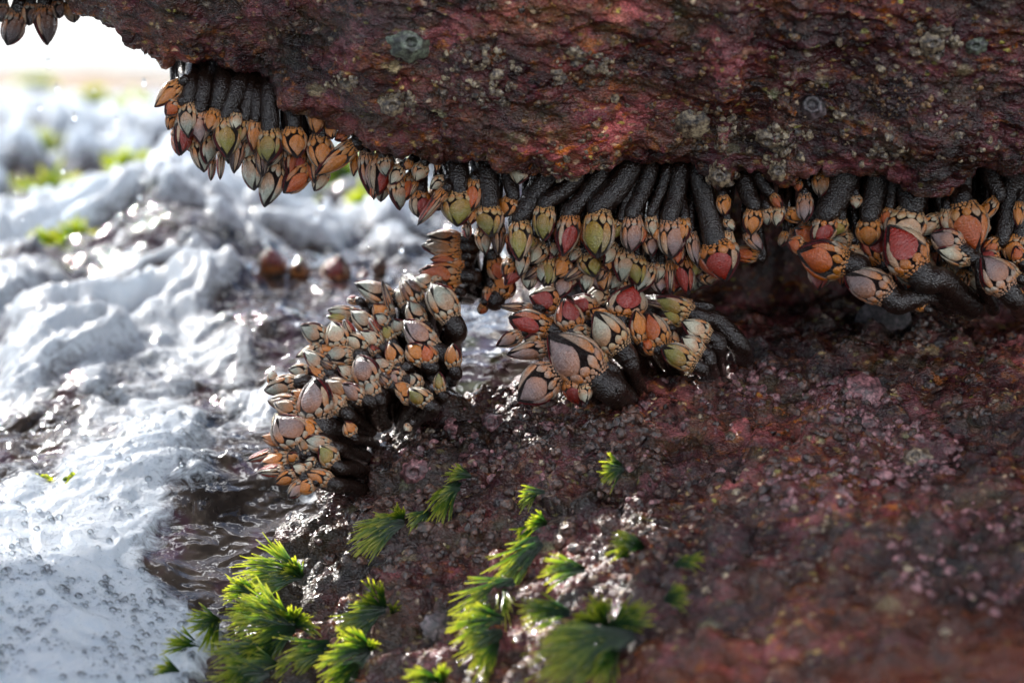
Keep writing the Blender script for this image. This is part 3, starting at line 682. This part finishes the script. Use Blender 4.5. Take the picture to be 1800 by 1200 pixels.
Rr = [(800,655,513,605,205,'u'),(1035,835,818,672,205,'m',0,[(1240,840),(1420,905)],110,-4),(1245,745,1058,668,125,'g',0,[(1360,830),(1490,910)],140,0),(1200,690,1012,450,230,'r',0,[(1330,750),(1510,900)],150,-16),
 (1705,805,1556,615,185,'m',0,[(1760,870),(1790,930)],110,-6),(1765,730,1650,650,90,'o'),(1250,905,1180,858,70,'p'),(1495,630,1305,595,105,'w',0,[(1570,790),(1630,920)],75,-4),(800,600,700,560,90,'b'),(1445,570,1285,465,135,'m',0,None,0,-4),
 (1780,860,1700,790,90,'b'),(1000,760,930,700,90,'w',0,None,0,2),(1650,640,1570,580,80,'r'),(560,560,470,540,90,'u'),(1790,640,1740,560,90,'u'),(1080,850,1020,800,80,'b')]
floor_row(Rr, z4, .31111, 'R', lambda x, y: 1.992 - .0001*(y-450), lambda x, y: (x+40, y+25))
z6 = Z(820, 480, .28889)
Fr = [(570,180,380,140,150,'r'),(645,350,603,152,150,'r',0,None,0,-4),(785,240,635,150,140,'r',0,None,0,4),(875,125,715,145,105,'w'),(955,280,985,62,200,'r',0,[(1010,420),(1040,560)],170,-2),(1375,245,1145,140,135,'o',0,[(1530,300),(1660,440),(1690,520)],130,-6),
 (1385,200,1020,150,110,'k',75,None,0,-2),(1330,290,1190,255,90,'o'),(1195,445,1095,240,140,'u'),(1070,420,1010,230,110,'p'),(505,340,255,270,150,'r'),(410,215,195,200,80,'k',75),(345,365,180,445,85,'m'),(505,450,243,505,115,'m'),
 (800,640,500,372,255,'m',0,[(880,690),(960,780)],190,-10),(940,465,765,245,215,'w',0,[(1010,590),(1060,740)],100,-14),(560,600,297,755,200,'m',0,[(700,690),(800,760)],90,-6),(640,640,695,805,135,'r',0,[(640,560),(700,500)],50,-8),(715,680,748,785,90,'w',0,[(700,600),(760,560)],50,-10),
 (1485,390,1305,298,120,'w',0,[(1530,470),(1530,590)],110,-4),(1440,485,1300,405,105,'w',0,[(1480,560),(1500,610)],90,-8),(1390,560,1185,450,140,'o',0,[(1440,590),(1470,620)],60,-6),(1265,440,1245,350,70,'b'),(560,300,480,330,100,'b'),(860,300,760,210,110,'p'),
 (450,420,350,400,90,'b'),(1050,330,960,220,100,'p'),(840,560,740,480,110,'o',0,[(900,600),(985,700)],90,-12),(760,380,610,385,120,'w',0,None,0,-4),(1150,470,1060,430,90,'u'),(1240,330,1170,270,80,'g')]
floor_row(Fr, z6, .28889, 'F', lambda x, y: 2.04 - .00028*(y-500), lambda x, y: (x+30, y+45))
z2b = z2
Cr = [(720,710,485,690,95,'b'),(725,765,452,755,125,'b'),(725,835,510,860,85,'u'),(725,955,435,920,150,'u'),(690,1050,590,1000,90,'u'),(930,845,985,990,130,'u'),(960,1085,1040,945,160,'p'),(905,1030,885,1170,90,'u'),(740,880,640,870,70,'p'),(1060,880,1090,970,80,'u'),(800,770,780,700,60,'k'),(640,1110,600,1040,80,'g'),(870,1140,850,1190,70,'u'),(1000,900,1010,1000,80,'b')]
floor_row(Cr, z2b, .26667, 'C', lambda x, y: 2.06, lambda x, y: (x*.35 + 545 + 5, y*.5 + 265))
z8 = Z(440, 400, .25); z5 = Z(420, 460, .35)
dG = lambda x, y: 2.075 - .00033*(y-480) - .00008*(x-600)
anG = lambda x, y: (x*.5 + 790*.5, max(y + 20, 690*.5 + y*.5))
G = [(1415,655,1285,385,205,'g',15),(1300,420,1150,350,125,'g'),(1190,545,1045,345,170,'k',60),(1100,560,1040,420,110,'g'),(1010,505,725,415,160,'g'),(1000,620,925,365,75,'k',80),(950,625,870,530,100,'p'),(770,600,540,585,85,'g'),(880,720,690,615,140,'g'),
 (710,650,535,620,70,'o'),(555,790,345,700,135,'g',-30),(645,855,578,655,160,'w'),(835,865,675,740,105,'w'),(925,835,785,715,105,'w'),(940,790,825,630,85,'r',80),(1215,685,1095,525,125,'g'),(1300,860,1055,680,190,'m'),(1005,800,930,695,95,'o'),
 (1045,965,975,800,115,'p'),(1235,950,1105,815,150,'p'),(1160,820,1110,650,110,'k',75),(745,900,505,905,125,'g'),(875,1125,755,895,195,'m'),(1010,1015,855,935,110,'g'),(545,1005,365,870,125,'g'),(505,825,315,905,75,'w'),(425,1010,265,995,85,'g'),
 (755,1065,610,975,95,'w'),(535,1055,395,975,75,'p'),(600,1000,490,930,80,'k',80),(1080,1000,945,1085,105,'p'),(1170,1090,1090,1080,80,'p'),(1435,985,1398,815,125,'p'),(720,780,660,640,100,'r',75),(1280,960,1210,820,120,'u'),(870,530,820,400,110,'k',70),
 (760,520,690,500,80,'r',60),(1340,400,1260,340,80,'w'),(1080,740,1010,640,110,'g'),(900,900,850,840,90,'r',70),(560,900,520,830,90,'p'),(980,680,870,610,90,'g')]
floor_row(G, z8, .25, 'G', dG, anG)
H = [(295,610,122,620,105,'g'),(305,720,148,680,90,'b'),(405,795,338,598,195,'m'),(525,750,415,655,95,'w'),(565,685,435,595,105,'b'),(635,695,505,635,100,'m'),(315,765,175,705,85,'b'),(225,855,190,755,85,'o'),(305,925,213,755,165,'m'),(405,885,275,815,105,'p'),
 (235,905,115,865,65,'p'),(465,930,325,895,85,'g'),(485,1015,395,930,95,'o'),(265,980,105,1015,85,'p'),(205,945,35,1000,65,'r',78),(290,1000,240,965,60,'p'),(350,1060,275,1010,65,'w'),(295,1060,175,1105,65,'p'),(235,1045,90,1050,75,'r',70),
 (390,1020,330,1000,60,'w'),(465,1105,345,1040,90,'p'),(385,1110,285,1145,65,'p'),(325,1100,250,1185,70,'m'),(835,600,745,570,95,'m'),(865,665,775,640,90,'p'),(905,640,868,555,70,'g'),(950,715,875,620,105,'o',0),(1015,660,988,555,65,'o'),
 (575,870,532,800,65,'p'),(700,680,640,600,90,'g'),(330,690,280,640,70,'p'),(760,620,700,560,80,'k',70),(400,1090,350,1080,60,'p'),(220,980,160,930,60,'k',70),(870,700,820,660,80,'p'),(350,960,290,900,70,'b'),(860,820,830,850,40,'w'),(500,640,470,560,80,'k',75),(180,610,150,560,60,'g')]
floor_row(H, z5, .35, 'H', dG, lambda x, y: (x*.45 + 690*.55, max(y+16, y*.5 + 790*.5)))
# top-left silhouettes hanging close to the frame edge
z7 = Z(0, 0, .41667)
for r_ in [(75,45,38,195,95,'k'),(190,20,190,192,95,'k'),(300,10,310,98,70,'b'),(10,10,5,95,70,'k'),(130,10,120,110,70,'k'),(245,0,250,80,60,'k')]:
    b = z7(r_[0], r_[1]); t = z7(r_[2], r_[3]); barnacle(b, t, r_[4]*.41667, r_[5], 2.06, 'T', 0, 0, [(b[0]+6, b[1]-35, 2.08), (b[0]+10, b[1]-80, 2.10)], r_[4]*.25)
# blurred ones standing in the foam behind
for r_ in [(175,330,150,200,150,'r'),(340,360,350,250,110,'b'),(600,400,620,230,160,'r'),(780,460,790,350,130,'r'),(700,470,710,400,90,'b'),(920,330,900,270,90,'k')]:
    b = z8(r_[0], r_[1]); t = z8(r_[2], r_[3]); barnacle(b, t, r_[4]*.30, r_[5], 2.46, 'Q', 0, 0, [(b[0]+2, b[1]+12, 2.46), (b[0]+4, b[1]+60, 2.47)], r_[4]*.2)

# labels: colour + ordinal within the cluster, reading from its left end
CL = {'A': 'cluster hanging at the left end of the overhang', 'B': 'short hanging row left of centre', 'D': 'dense hanging row at the centre', 'E': 'hanging row at the right',
      'R': 'lowest bunch at the right above the ledge', 'F': 'group lying on the ledge at the centre', 'C': 'sideways bunch in the gap above the foam pool', 'G': 'upper half of the left shingled mound', 'H': 'lower half of the left shingled mound',
      'T': 'backlit row at the top left corner', 'Q': 'blurred row standing in the foam'}
CLG = {'A': 'barnacles hanging at the left end of the overhang', 'B': 'barnacles hanging left of centre', 'D': 'barnacles of the central hanging row', 'E': 'barnacles of the right hanging row', 'R': 'barnacles above the right ledge', 'F': 'barnacles on the central ledge',
       'C': 'barnacles pointing sideways over the pool', 'G': 'barnacles of the left mound', 'H': 'barnacles of the left mound', 'T': 'backlit barnacles in the top left corner', 'Q': 'blurred barnacles in the foam'}
ORD = ['', 'second', 'third', 'fourth', 'fifth', 'sixth', 'seventh', 'eighth', 'ninth', 'tenth', 'eleventh', 'twelfth', 'thirteenth', 'fourteenth', 'fifteenth', 'sixteenth', 'seventeenth', 'eighteenth', 'nineteenth', 'twentieth', 'twenty-first', 'twenty-second', 'twenty-third', 'twenty-fourth', 'twenty-fifth']
def kindword(b):
    if abs(b['roll']) >= 60: return 'edge-on'
    return ''
from collections import defaultdict
gr = defaultdict(list)
for b in BARN: gr[(b['cl'], kindword(b), b['c'])].append(b)
for (cl, kw, c), bs in gr.items():
    bs.sort(key=lambda b: b['x'])
    for i, b in enumerate(bs):
        nm = (kw + ' ' if kw else '') + c + ' barnacle'
        lab = ('only ' if len(bs) == 1 else ('leftmost ' if i == 0 else ('rightmost ' if i == len(bs)-1 else ORD[i] + '-from-left '))) + nm + ' in the ' + CL[cl]
        tag(b['o'], lab, 'barnacle', CLG[cl])

# ------------------------------------------------------------------ green weed tufts
def weed_material():
    M = NT('green_weed'); v = M.coord('Object'); at_ = M.new('ShaderNodeAttribute', attribute_name='along').outputs['Fac']
    n = M.noise(v, 120, 3).outputs[0]
    col = M.ramp(M.math('ADD', at_, M.math('MULTIPLY', M.math('SUBTRACT', n, .5), .4)), [(.0, (.006,.018,.009)), (.5, (.020,.070,.010)), (.75, (.13,.19,.012)), (1., (.42,.40,.05))])
    tr = M.new('ShaderNodeBsdfTranslucent'); M.l(M.mix(1.0, col, (1.6,1.7,.8), 'MULTIPLY'), tr.inputs[0])
    M.setp(Base_Color=col, Roughness=.22, Coat_Weight=.6, Coat_Roughness=.08)
    ms = M.new('ShaderNodeMixShader'); ms.inputs[0].default_value = .58; M.l(M.b.outputs[0], ms.inputs[1]); M.l(tr.outputs[0], ms.inputs[2]); M.l(ms.outputs[0], M.out.inputs[0]); return M.m
WEED = weed_material()
def frond(base, tip, spread, n, width, r):
    V, F, A = [], [], []
    ax = tip - base; L = ax.length; z = ax.normalized(); tocam = (CAM-base).normalized(); side = z.cross(tocam).normalized(); up = side.cross(z)*-1
    if up.dot(tocam) < 0: up = -up
    for i in range(n):
        a = r.uniform(-1, 1); l = L*(r.uniform(.72, 1.10) if r.random() < .8 else r.uniform(.35, .8))*(1-.25*abs(a)); th = a*spread; lift = r.uniform(-.12, .22)
        dv = (z*math.cos(th) + side*math.sin(th) + up*lift*.5).normalized(); w = width*r.uniform(.6, 1.3)
        st = base + side*a*L*.05 + up*r.uniform(-.001,.002)
        sdv = dv.cross(up).normalized(); o = len(V); K = 5; bend = r.uniform(-.22,.22); sag = r.uniform(.08,.36)
        nm = up*r.uniform(.2,.6)
        for k in range(K+1):
            t = k/K; p = st + dv*l*t + sdv*bend*l*t*t - Vector((0,0,1))*sag*l*t*t
            ww = w*(.55 + .9*t)*(1 if k < K else .3)
            V += [p - sdv*ww, p + up*ww*.5, p + sdv*ww]; A += [t, t, t]
        for k in range(K):
            q = o + k*3; F += [(q, q+1, q+4, q+3), (q+1, q+2, q+5, q+4)]
    return V, F, A
Zw = Z(200, 780, .3889); Zv = Z(700, 780, .35)
TUFTS = [
 ('flat green weed tuft at the water line beside the white glints', [(Zw,845,600,555,470,.30),(Zw,845,600,590,570,.22),(Zw,850,600,760,500,.3)]),
 ('large spiky green weed tuft left of centre on the lower rock', [(Zw,810,830,485,655,.28),(Zw,810,820,620,690,.22),(Zw,815,835,565,905,.25),(Zw,815,820,770,690,.18),(Zw,820,820,860,715,.2),(Zw,825,825,945,800,.12),(Zw,700,760,500,720,.25),(Zw,640,680,480,610,.25)]),
 ('small green weed tuft drooping over the foam edge', [(Zw,475,800,315,770,.35),(Zw,470,790,400,900,.12)]),
 ('thin green weed tuft inside the white foam patch', [(Zw,385,925,200,925,.35),(Zw,380,910,230,870,.3)]),
 ('lowest small green tuft in the foam', [(Zw,290,1030,165,985,.3)]),
 ('dark green weed tuft at the bottom edge near the water', [(Zw,700,1040,415,1050,.30),(Zw,690,930,420,945,.28),(Zw,740,1000,560,960,.3),(Zw,720,900,560,1010,.2),(Zw,640,1010,470,1080,.3)]),
 ('horizontal green weed tuft above the bottom edge', [(Zw,970,900,705,1000,.22),(Zw,960,940,760,980,.2)]),
 ('bushy dark green tuft with one frond standing up', [(Zw,1225,740,1125,595,.30),(Zw,1225,750,990,790,.28),(Zw,1260,760,1280,690,.2),(Zw,1180,760,1000,860,.2)]),
 ('broad green weed tuft fanning down to the bottom edge', [(Zw,1160,930,985,830,.25),(Zw,1150,935,895,1060,.32),(Zw,1160,930,1190,860,.2),(Zw,1100,1000,950,1120,.25)]),
 ('light green weed tuft trailing up the rock centre', [(Zw,1310,355,1050,400,.22),(Zw,1310,350,1140,330,.25),(Zw,1310,350,1250,265,.25),(Zw,1300,360,1060,460,.10),(Zw,1420,310,1310,350,.3),(Zw,1560,175,1420,310,.18),(Zw,1560,200,1440,230,.15)]),
 ('tiny green weed sprig on the bare rock', [(Zw,1610,145,1485,122,.12),(Zw,1600,130,1520,95,.08)]),
 ('long yellow-tipped green weed strand right of centre', [(Zv,720,500,430,680,.16),(Zv,700,470,520,560,.2),(Zv,660,420,590,480,.3),(Zv,740,400,640,350,.3)]),
 ('green weed tuft with drooping yellow tips below the strand', [(Zv,580,690,265,810,.26),(Zv,530,880,250,870,.28),(Zv,520,940,310,1050,.28),(Zv,520,700,545,830,.05),(Zv,500,1000,390,1120,.2)]),
 ('round blurred green tuft high on the right rock', [(Zv,1120,110,1005,80,.4),(Zv,1130,130,1000,160,.3)]),
 ('small blurred green frond beside the white glint patch', [(Zv,1230,520,1045,420,.22),(Zv,1150,560,1090,500,.3)]),
 ('short blurred green frond pointing left', [(Zv,935,630,700,585,.2)]),
 ('big blurred green weed tuft near the bottom edge', [(Zv,860,850,600,775,.25),(Zv,1060,930,980,710,.28),(Zv,1070,930,1280,770,.25),(Zv,1150,960,610,1010,.18),(Zv,1180,960,720,1120,.14),(Zv,1090,1020,985,1210,.12),(Zv,1000,900,880,800,.2),(Zv,900,900,760,1030,.3)]),
 ('pair of blurred green blades at the bottom edge', [(Zv,210,1190,10,1110,.12),(Zv,225,1200,225,1070,.12)]),
 ('thin green sprig on the dark rock at centre', [(Zv,730,240,590,215,.10),(Zv,700,240,600,290,.1)]),
 ('small yellow-green sprig on the blurred right rock', [(Zv,1390,610,1540,540,.15),(Zv,1340,780,1470,730,.3)]),
]
for ti, (lab, fr) in enumerate(TUFTS):
    z0, X, Y = fr[0][0], fr[0][1], fr[0][2]; g, gd = ground_at(*z0(X, Y))
    root = bpy.data.objects.new('green_weed_tuft', None); COL.objects.link(root); root.location = g; root.empty_display_size = .01
    tag(root, lab, 'seaweed', 'green weed tufts on the lower rock')
    for fi, (zf, bx, by, tx, ty, sp) in enumerate(fr):
        r = random.Random(ti*17+fi); q = zf(bx, by); b, bd = ground_at(*q); t_px = zf(tx, ty); t, td = ground_at(*t_px)
        base = at(*q, bd - .004); tip = at(*t_px, min(bd, td) - .016)
        Lpx = math.hypot(q[0]-t_px[0], q[1]-t_px[1]); n = int(14 + Lpx*.55*(sp/.25)**.5)
        V, F, A = frond(base, tip, sp*1.45, int(n*.9), .00046, r)
        link('frond', raw_mesh('frond', [v - g for v in V], F, {'along': A}), WEED, root)
# weed seen through the foam far behind
bg = [(15,230,3.9,22),(230,240,3.9,22),(280,220,3.9,26),(90,320,3.3,40),(60,270,3.6,30),(230,350,3.1,30),(120,470,2.75,30),(540,230,3.4,30),(640,340,3.0,45),(690,385,2.9,40),(430,330,3.2,30),(620,150,3.6,20),(75,850,2.10,26),(130,870,2.10,18),(300,310,3.3,22),(560,370,3.0,24),(60,155,4.2,26),(170,190,4.0,26)]
place = ['at the left edge','in the upper foam','below the falling drops','in the left foam','beside the sand bank','under the hanging cluster','by the white foam mound','beyond the overhang','behind the hanging row','under the central row','in the middle foam','just under the overhang','beside the near foam','on the near foam rim','between white billows','right of the billows','before the sand bank','under the far bank']
for i, (x, y, d, s) in enumerate(bg):
    r = random.Random(100+i); q_ = np.unravel_index(np.argmin((WPX-x)**2 + (WPY-y)**2), WPX.shape); b = Vector(WP[q_]) - Vector((0, 0, .006)); s = s*(1.7 if y < 700 else .7)
    V, F, A = [], [], []
    for k in range(7):
        t = b + Vector((r.uniform(-1,1), r.uniform(-.6,.2), r.uniform(.2,.9))).normalized()*s*.0004*d/2*1.5
        v, f, a = frond(b + Vector((r.uniform(-1,1),0,0))*s*.0004, t, .5, 22, .0016, r); o = len(V); V += v; F += [tuple(j+o for j in q) for q in f]; A += a
    tag(link('green_weed_clump', raw_mesh('green_weed_clump', V, F, {'along': A}), WEED), 'blurred green weed clump showing ' + place[i], 'seaweed', 'blurred weed clumps in the foam')

# ------------------------------------------------------------------ small things: bubbles, drops, limpets, acorn barnacles
def ico():
    bm = bmesh.new(); bmesh.ops.create_icosphere(bm, subdivisions=2, radius=1); V = [v.co.copy() for v in bm.verts]; F = [tuple(v.index for v in f.verts) for f in bm.faces]; bm.free(); return V, F
IV, IF = ico()
def bubble_material():
    M = NT('bubble_film'); fr = M.new('ShaderNodeLayerWeight'); fr.inputs[0].default_value = .35
    t = M.new('ShaderNodeBsdfTransparent'); t.inputs[0].default_value = (.90,.93,.96,1); g = M.new('ShaderNodeBsdfGlossy'); g.inputs['Roughness'].default_value = .04
    ms = M.new('ShaderNodeMixShader'); M.l(M.math('MULTIPLY_ADD', fr.outputs['Fresnel'], .9, .07), ms.inputs[0]); M.l(t.outputs[0], ms.inputs[1]); M.l(g.outputs[0], ms.inputs[2]); M.l(ms.outputs[0], M.out.inputs[0]); return M.m
def build_bubbles():
    cl = fbm(WP, 14, 3, 77)
    m = (WPX > -20) & (WPX < 860) & (WPY > 560) & (WPY < 1215) & (WF > .45); m &= ((WPY > 760) | ((WPX > 790) & (WPY < 680)) | ((WPX > 610) & (WPX < 700)))
    m &= (cl > -.12) | (rng.random(cl.shape) < .25)
    I = np.argwhere(m); rr = np.random.default_rng(5); sel = I[rr.choice(len(I), min(2400, len(I)), replace=False)]
    V, F = [], []
    for (i, j) in sel:
        c = Vector(WP[i, j]); rad = .0004 + .0024*rr.random()**7; o = len(V)
        V += [c + v*rad*Vector((1,1,.8)).length/1.62 for v in IV]; F += [tuple(a+o for a in f) for f in IF]
    o = link('foam_bubbles', raw_mesh('foam_bubbles', V, F), bubble_material()); tag(o, 'small clear bubbles scattered over the near foam', 'bubbles', None, 'stuff')
build_bubbles()
def drop_material():
    M = NT('water_drop'); M.setp(Base_Color=(.95,.97,1), Roughness=.02, IOR=1.33, Transmission_Weight=1.0); return M.m
DROP = drop_material()
dv = raw_mesh('falling_drop', [Vector((v.x, v.y, v.z*2.3))*.0016 for v in IV], IF)
drops = [(100,155),(165,160),(205,210),(130,205),(85,110),(253,145),(245,295),(245,345),(705,435),(565,360),(555,380),(40,385),(110,300),(450,470),(252,640),(70,190)]
dl = ['leftmost of the upper drops','bright drop under the rock edge','drop above the purple patch','drop in the upper foam','topmost drop before the sand','drop nearest the hanging cluster','drop over the foam mound','lower drop over the foam mound','bright drop under the right of the row','upper of two drops under the row','lower of two drops under the row','drop at the left edge','drop above the left weed','drop beside the blurred row','small drop in the dark swirl','drop by the left weed']
for i, (x, y) in enumerate(drops):
    o = link('water_drop', dv, DROP); o.location = at(x, y, 2.35 + .1*math.sin(i*2.1)); s = 1 + .5*math.sin(i*5); o.scale = (s, s, s)
    tag(o, 'falling clear water drop, ' + dl[i], 'water drop', 'falling water drops')

def limpet_mesh(R, H, hole, ribs, seed):
    r = random.Random(seed); V, F = [], []; n, m = 7, 28
    for i in range(n):
        t = i/(n-1); rad = R*(1-t)**.8*(1) + hole*t if hole else R*(1-t**1.2)
        zz = H*t - (.0 if not hole else 0)
        for k in range(m):
            f = 2*math.pi*k/m; q = 1 + .09*math.sin(f*ribs)*(1-t*.5) + .05*math.sin(f*2+seed); V.append(Vector((math.cos(f)*rad*q*1.15, math.sin(f)*rad*q, zz)))
    if hole:
        for k in range(m): V.append(V[(n-1)*m+k]*.8 - Vector((0,0,H*.35)))
        n += 1
    for i in range(n-1):
        for k in range(m): F.append((i*m+k, i*m+(k+1)%m, (i+1)*m+(k+1)%m, (i+1)*m+k))
    F.append(tuple((n-1)*m+k for k in range(m)))
    return raw_mesh('shell', V, F)
def shell_mat(name, a, b, scale=300):
    M = NT(name); v = M.coord('Object'); n = M.noise(v, scale, 5, .7).outputs[0]
    n5 = M.noise(v, 75, 4, .6).outputs[0]
    cc = M.mix(M.ramp(n, [(.4, 0.), (.6, 1.)]), a, b); cc = M.mix(1.0, cc, M.ramp(n5, [(.36, (.18,.13,.12)), (.5, (.7,.6,.55)), (.62, (1.2,1.1,1.0))]), 'MULTIPLY')
    M.setp(Base_Color=cc, Roughness=.3, Coat_Weight=.5, Coat_Roughness=.1, Normal=M.bump(M.noise(v, 900, 3).outputs[0], .001, .7)); return M.m
SM_CREAM = shell_mat('cream_shell', (.05,.03,.025), (.40,.34,.23)); SM_DARK = shell_mat('dark_shell', (.02,.018,.02), (.16,.13,.15)); SM_TEAL = shell_mat('greenish_shell', (.05,.06,.05), (.20,.26,.20)); SM_PINK = shell_mat('pink_shell', (.07,.025,.034), (.34,.17,.19))
LOWER_BVH = None
from mathutils.bvhtree import BVHTree
def _polys(me):
    a = np.empty(len(me.loops), np.int32); me.loops.foreach_get('vertex_index', a); return a.reshape(-1, 4).tolist()
def bvh_of(name):
    me = bpy.data.objects[name].data; n = len(me.vertices); co = np.empty(n*3, np.float32); me.vertices.foreach_get('co', co)
    return BVHTree.FromPolygons(co.reshape(-1, 3).tolist(), _polys(me))
BV = {'overhanging_rock': bvh_of('overhanging_rock'), 'shore_rock': bvh_of('shore_rock')}
def cast(px, py):
    d = (at(px, py, 1) - CAM).normalized(); best = None
    for k, b in BV.items():
        h = b.ray_cast(CAM, d)
        if h[0] is not None and (best is None or h[3] < best[3]): best = h
    return best
SH = [(1552,566,44,.30,0,14,SM_DARK,'striped dark limpet on the ledge under the right barnacles','limpet'),
 (1610,805,24,.7,.35,8,SM_CREAM,'pale crusted acorn barnacle on the blurred right rock','acorn barnacle'),(1285,770,13,.6,.35,8,SM_CREAM,'small greenish white acorn barnacle near the top of the right rock','acorn barnacle'),
 (720,75,34,.7,.3,7,SM_TEAL,'big grey-green acorn barnacle on the upper rock left of centre','acorn barnacle'),(1428,185,24,.8,.45,7,SM_DARK,'dark ringed acorn barnacle on the right of the upper rock','acorn barnacle'),
 (610,145,16,.6,.3,7,SM_CREAM,'cream acorn barnacle on the upper rock left side','acorn barnacle'),(690,185,20,.6,.35,7,SM_CREAM,'white acorn barnacle just above the hanging row','acorn barnacle'),
 (1640,75,20,.6,.3,7,SM_CREAM,'white acorn barnacle near the top right','acorn barnacle'),(1715,80,18,.6,.35,8,SM_TEAL,'greenish acorn barnacle in the top right corner','acorn barnacle'),(1350,245,20,.6,.35,8,SM_CREAM,'cream acorn barnacle above the right hanging row','acorn barnacle'),
 (1265,310,18,.7,.35,8,SM_CREAM,'greenish acorn barnacle on the lowest lip knob','acorn barnacle'),(1520,690,34,.4,0,9,SM_PINK,'pink crusted limpet on the blurred right rock','limpet'),(865,745,20,.6,.4,8,SM_PINK,'mauve acorn barnacle below the ledge group','acorn barnacle'),
 (730,830,24,.6,.4,8,SM_PINK,'mauve acorn barnacle below the left mound','acorn barnacle'),(770,1100,26,.35,0,9,SM_DARK,'glossy dark limpet between the green tufts','limpet'),(1655,610,20,.6,.4,8,SM_DARK,'dark acorn barnacle on the right ledge','acorn barnacle'),
 (880,885,12,.6,.4,8,SM_DARK,'small glossy acorn barnacle right of the trailing weed','acorn barnacle'),(1215,215,30,.4,0,9,SM_CREAM,'wide cream and yellow shell on the upper rock edge','limpet'),(1370,300,18,.6,.3,8,SM_CREAM,'crusted acorn barnacle hanging from the lip at right','acorn barnacle')]
for i, (px, py, R, hh, hole, ribs, mat, lab, cat) in enumerate(SH):
    h = cast(px, py)
    if h is None: continue
    p, n, d = h[0], h[1], h[3]
    if n.dot(CAM - p) < 0: n = -n
    n = (n + (CAM-p).normalized()*1.2).normalized(); Rm = R*PXM*d/2
    me = limpet_mesh(Rm, Rm*hh, Rm*hole, ribs, i)
    o = link('limpet' if cat == 'limpet' else 'acorn_barnacle', me, mat); o.rotation_mode = 'QUATERNION'; o.rotation_quaternion = n.to_track_quat('Z', 'Y'); o.location = p - n*Rm*(.12 if cat != 'limpet' else -.02)
    tag(o, lab, cat, 'shells crusted on the rocks')
# crusts of tiny shells and knobs, grouped in patches on both rocks
def crust(name, label, mat, rock, seeds, n, size, seed):
    rr = random.Random(seed); me = bpy.data.objects[rock].data; nv = len(me.vertices)
    co = np.empty(nv*3, np.float32); me.vertices.foreach_get('co', co); co = co.reshape(-1, 3); no = np.empty(nv*3, np.float32); me.vertices.foreach_get('normal', no); no = no.reshape(-1, 3)
    V, F = [], []
    sel = []
    for (px, py, R, wgt) in seeds:
        dd = co[:,1]*math.cos(PITCH) + (CAMZ - co[:,2])*math.sin(PITCH)
        X = co[:,0]/dd*5000 + 900; Y = 600 - ((co[:,2]-CAMZ)*math.cos(PITCH) + co[:,1]*math.sin(PITCH))/dd*5000
        k = np.where(((X-px)**2 + ((Y-py)*1.6)**2 < R*R) & (dd < 2.1))[0]
        if len(k): sel += [int(k[rr.randrange(len(k))]) for _ in range(int(n*wgt))]
    for i in sel:
        p = Vector(co[i]); nn = Vector(no[i])
        if nn.dot(CAM-p) < 0: nn = -nn
        nn = (nn + Vector((rr.uniform(-.4,.4), rr.uniform(-.4,.4), rr.uniform(-.4,.4)))).normalized(); q = nn.to_track_quat('Z', 'Y'); s = size*(.4 + 1.2*rr.random()**2.5); o = len(V); m = 9; asp = rr.uniform(.6, 1.5)
        h = rr.uniform(.35, .8); hole = rr.random() < .5
        for (ra, zz) in ((1.05, -.25), (.85, h*.5), (.5, h), (.25 if hole else .12, h*(.5 if hole else 1.08))):
            for k in range(m):
                f = 2*math.pi*k/m; j = 1 + rr.uniform(-.18, .18); V.append(p + q @ Vector((math.cos(f)*ra*s*j*asp, math.sin(f)*ra*s*j, zz*s*rr.uniform(.85,1.1))))
        for a in range(3):
            for k in range(m): F.append((o+a*m+k, o+a*m+(k+1)%m, o+(a+1)*m+(k+1)%m, o+(a+1)*m+k))
        F.append(tuple(o+3*m+k for k in range(m)))
    tag(link(name, raw_mesh(name, V, F, smooth=False), mat), label, name.replace('_', ' '), None, 'stuff')
SM_OCHRE = shell_mat('ochre_crust_shell', (.05,.022,.012), (.30,.17,.06)); SM_BROWN = shell_mat('brown_crust_shell', (.03,.018,.015), (.14,.07,.05))
crust('cream_crust', 'cream and white shell crust in patches along the overhang lip', SM_CREAM, 'overhanging_rock', [(840,135,90,.20),(700,185,40,.10),(1030,120,60,.08),(1260,225,60,.14),(1270,310,35,.14),(1370,260,60,.14),(1540,260,60,.10),(1640,75,50,.1),(600,145,30,.06),(1000,285,70,.10),(1250,60,400,.14),(1700,230,90,.08)], 560, .0026, 1)
crust('ochre_crust', 'ochre and yellow crust scattered over the upper rock', SM_OCHRE, 'overhanging_rock', [(950,150,260,.3),(1240,230,60,.14),(1580,170,60,.12),(1500,60,300,.3),(1130,200,160,.2),(500,60,200,.1)], 420, .0022, 2)
crust('pink_crust', 'pink crusty knobs grown over the right of the lower rock', SM_PINK, 'shore_rock', [(1480,710,80,.25),(1590,800,100,.2),(1430,860,90,.15),(1700,980,160,.2),(1340,680,60,.1),(1150,760,200,.1),(850,800,160,.1)], 700, .0032, 3)
crust('brown_crust', 'brown and black shell crust on the lower rock', SM_BROWN, 'shore_rock', [(900,820,260,.35),(1300,850,300,.3),(700,960,160,.15),(1600,650,200,.2),(1000,740,150,.2)], 1100, .0034, 4)
crust('pale_crust', 'small pale shells dotted over the lower rock', SM_CREAM, 'shore_rock', [(1000,850,350,.4),(1500,950,350,.5),(1620,800,25,.05)], 220, .0020, 5)
print('tris', sum(len(o.data.loops)//2 for o in bpy.data.objects if o.type == 'MESH' and o.data.users == 1), 'barn', len(BARN))
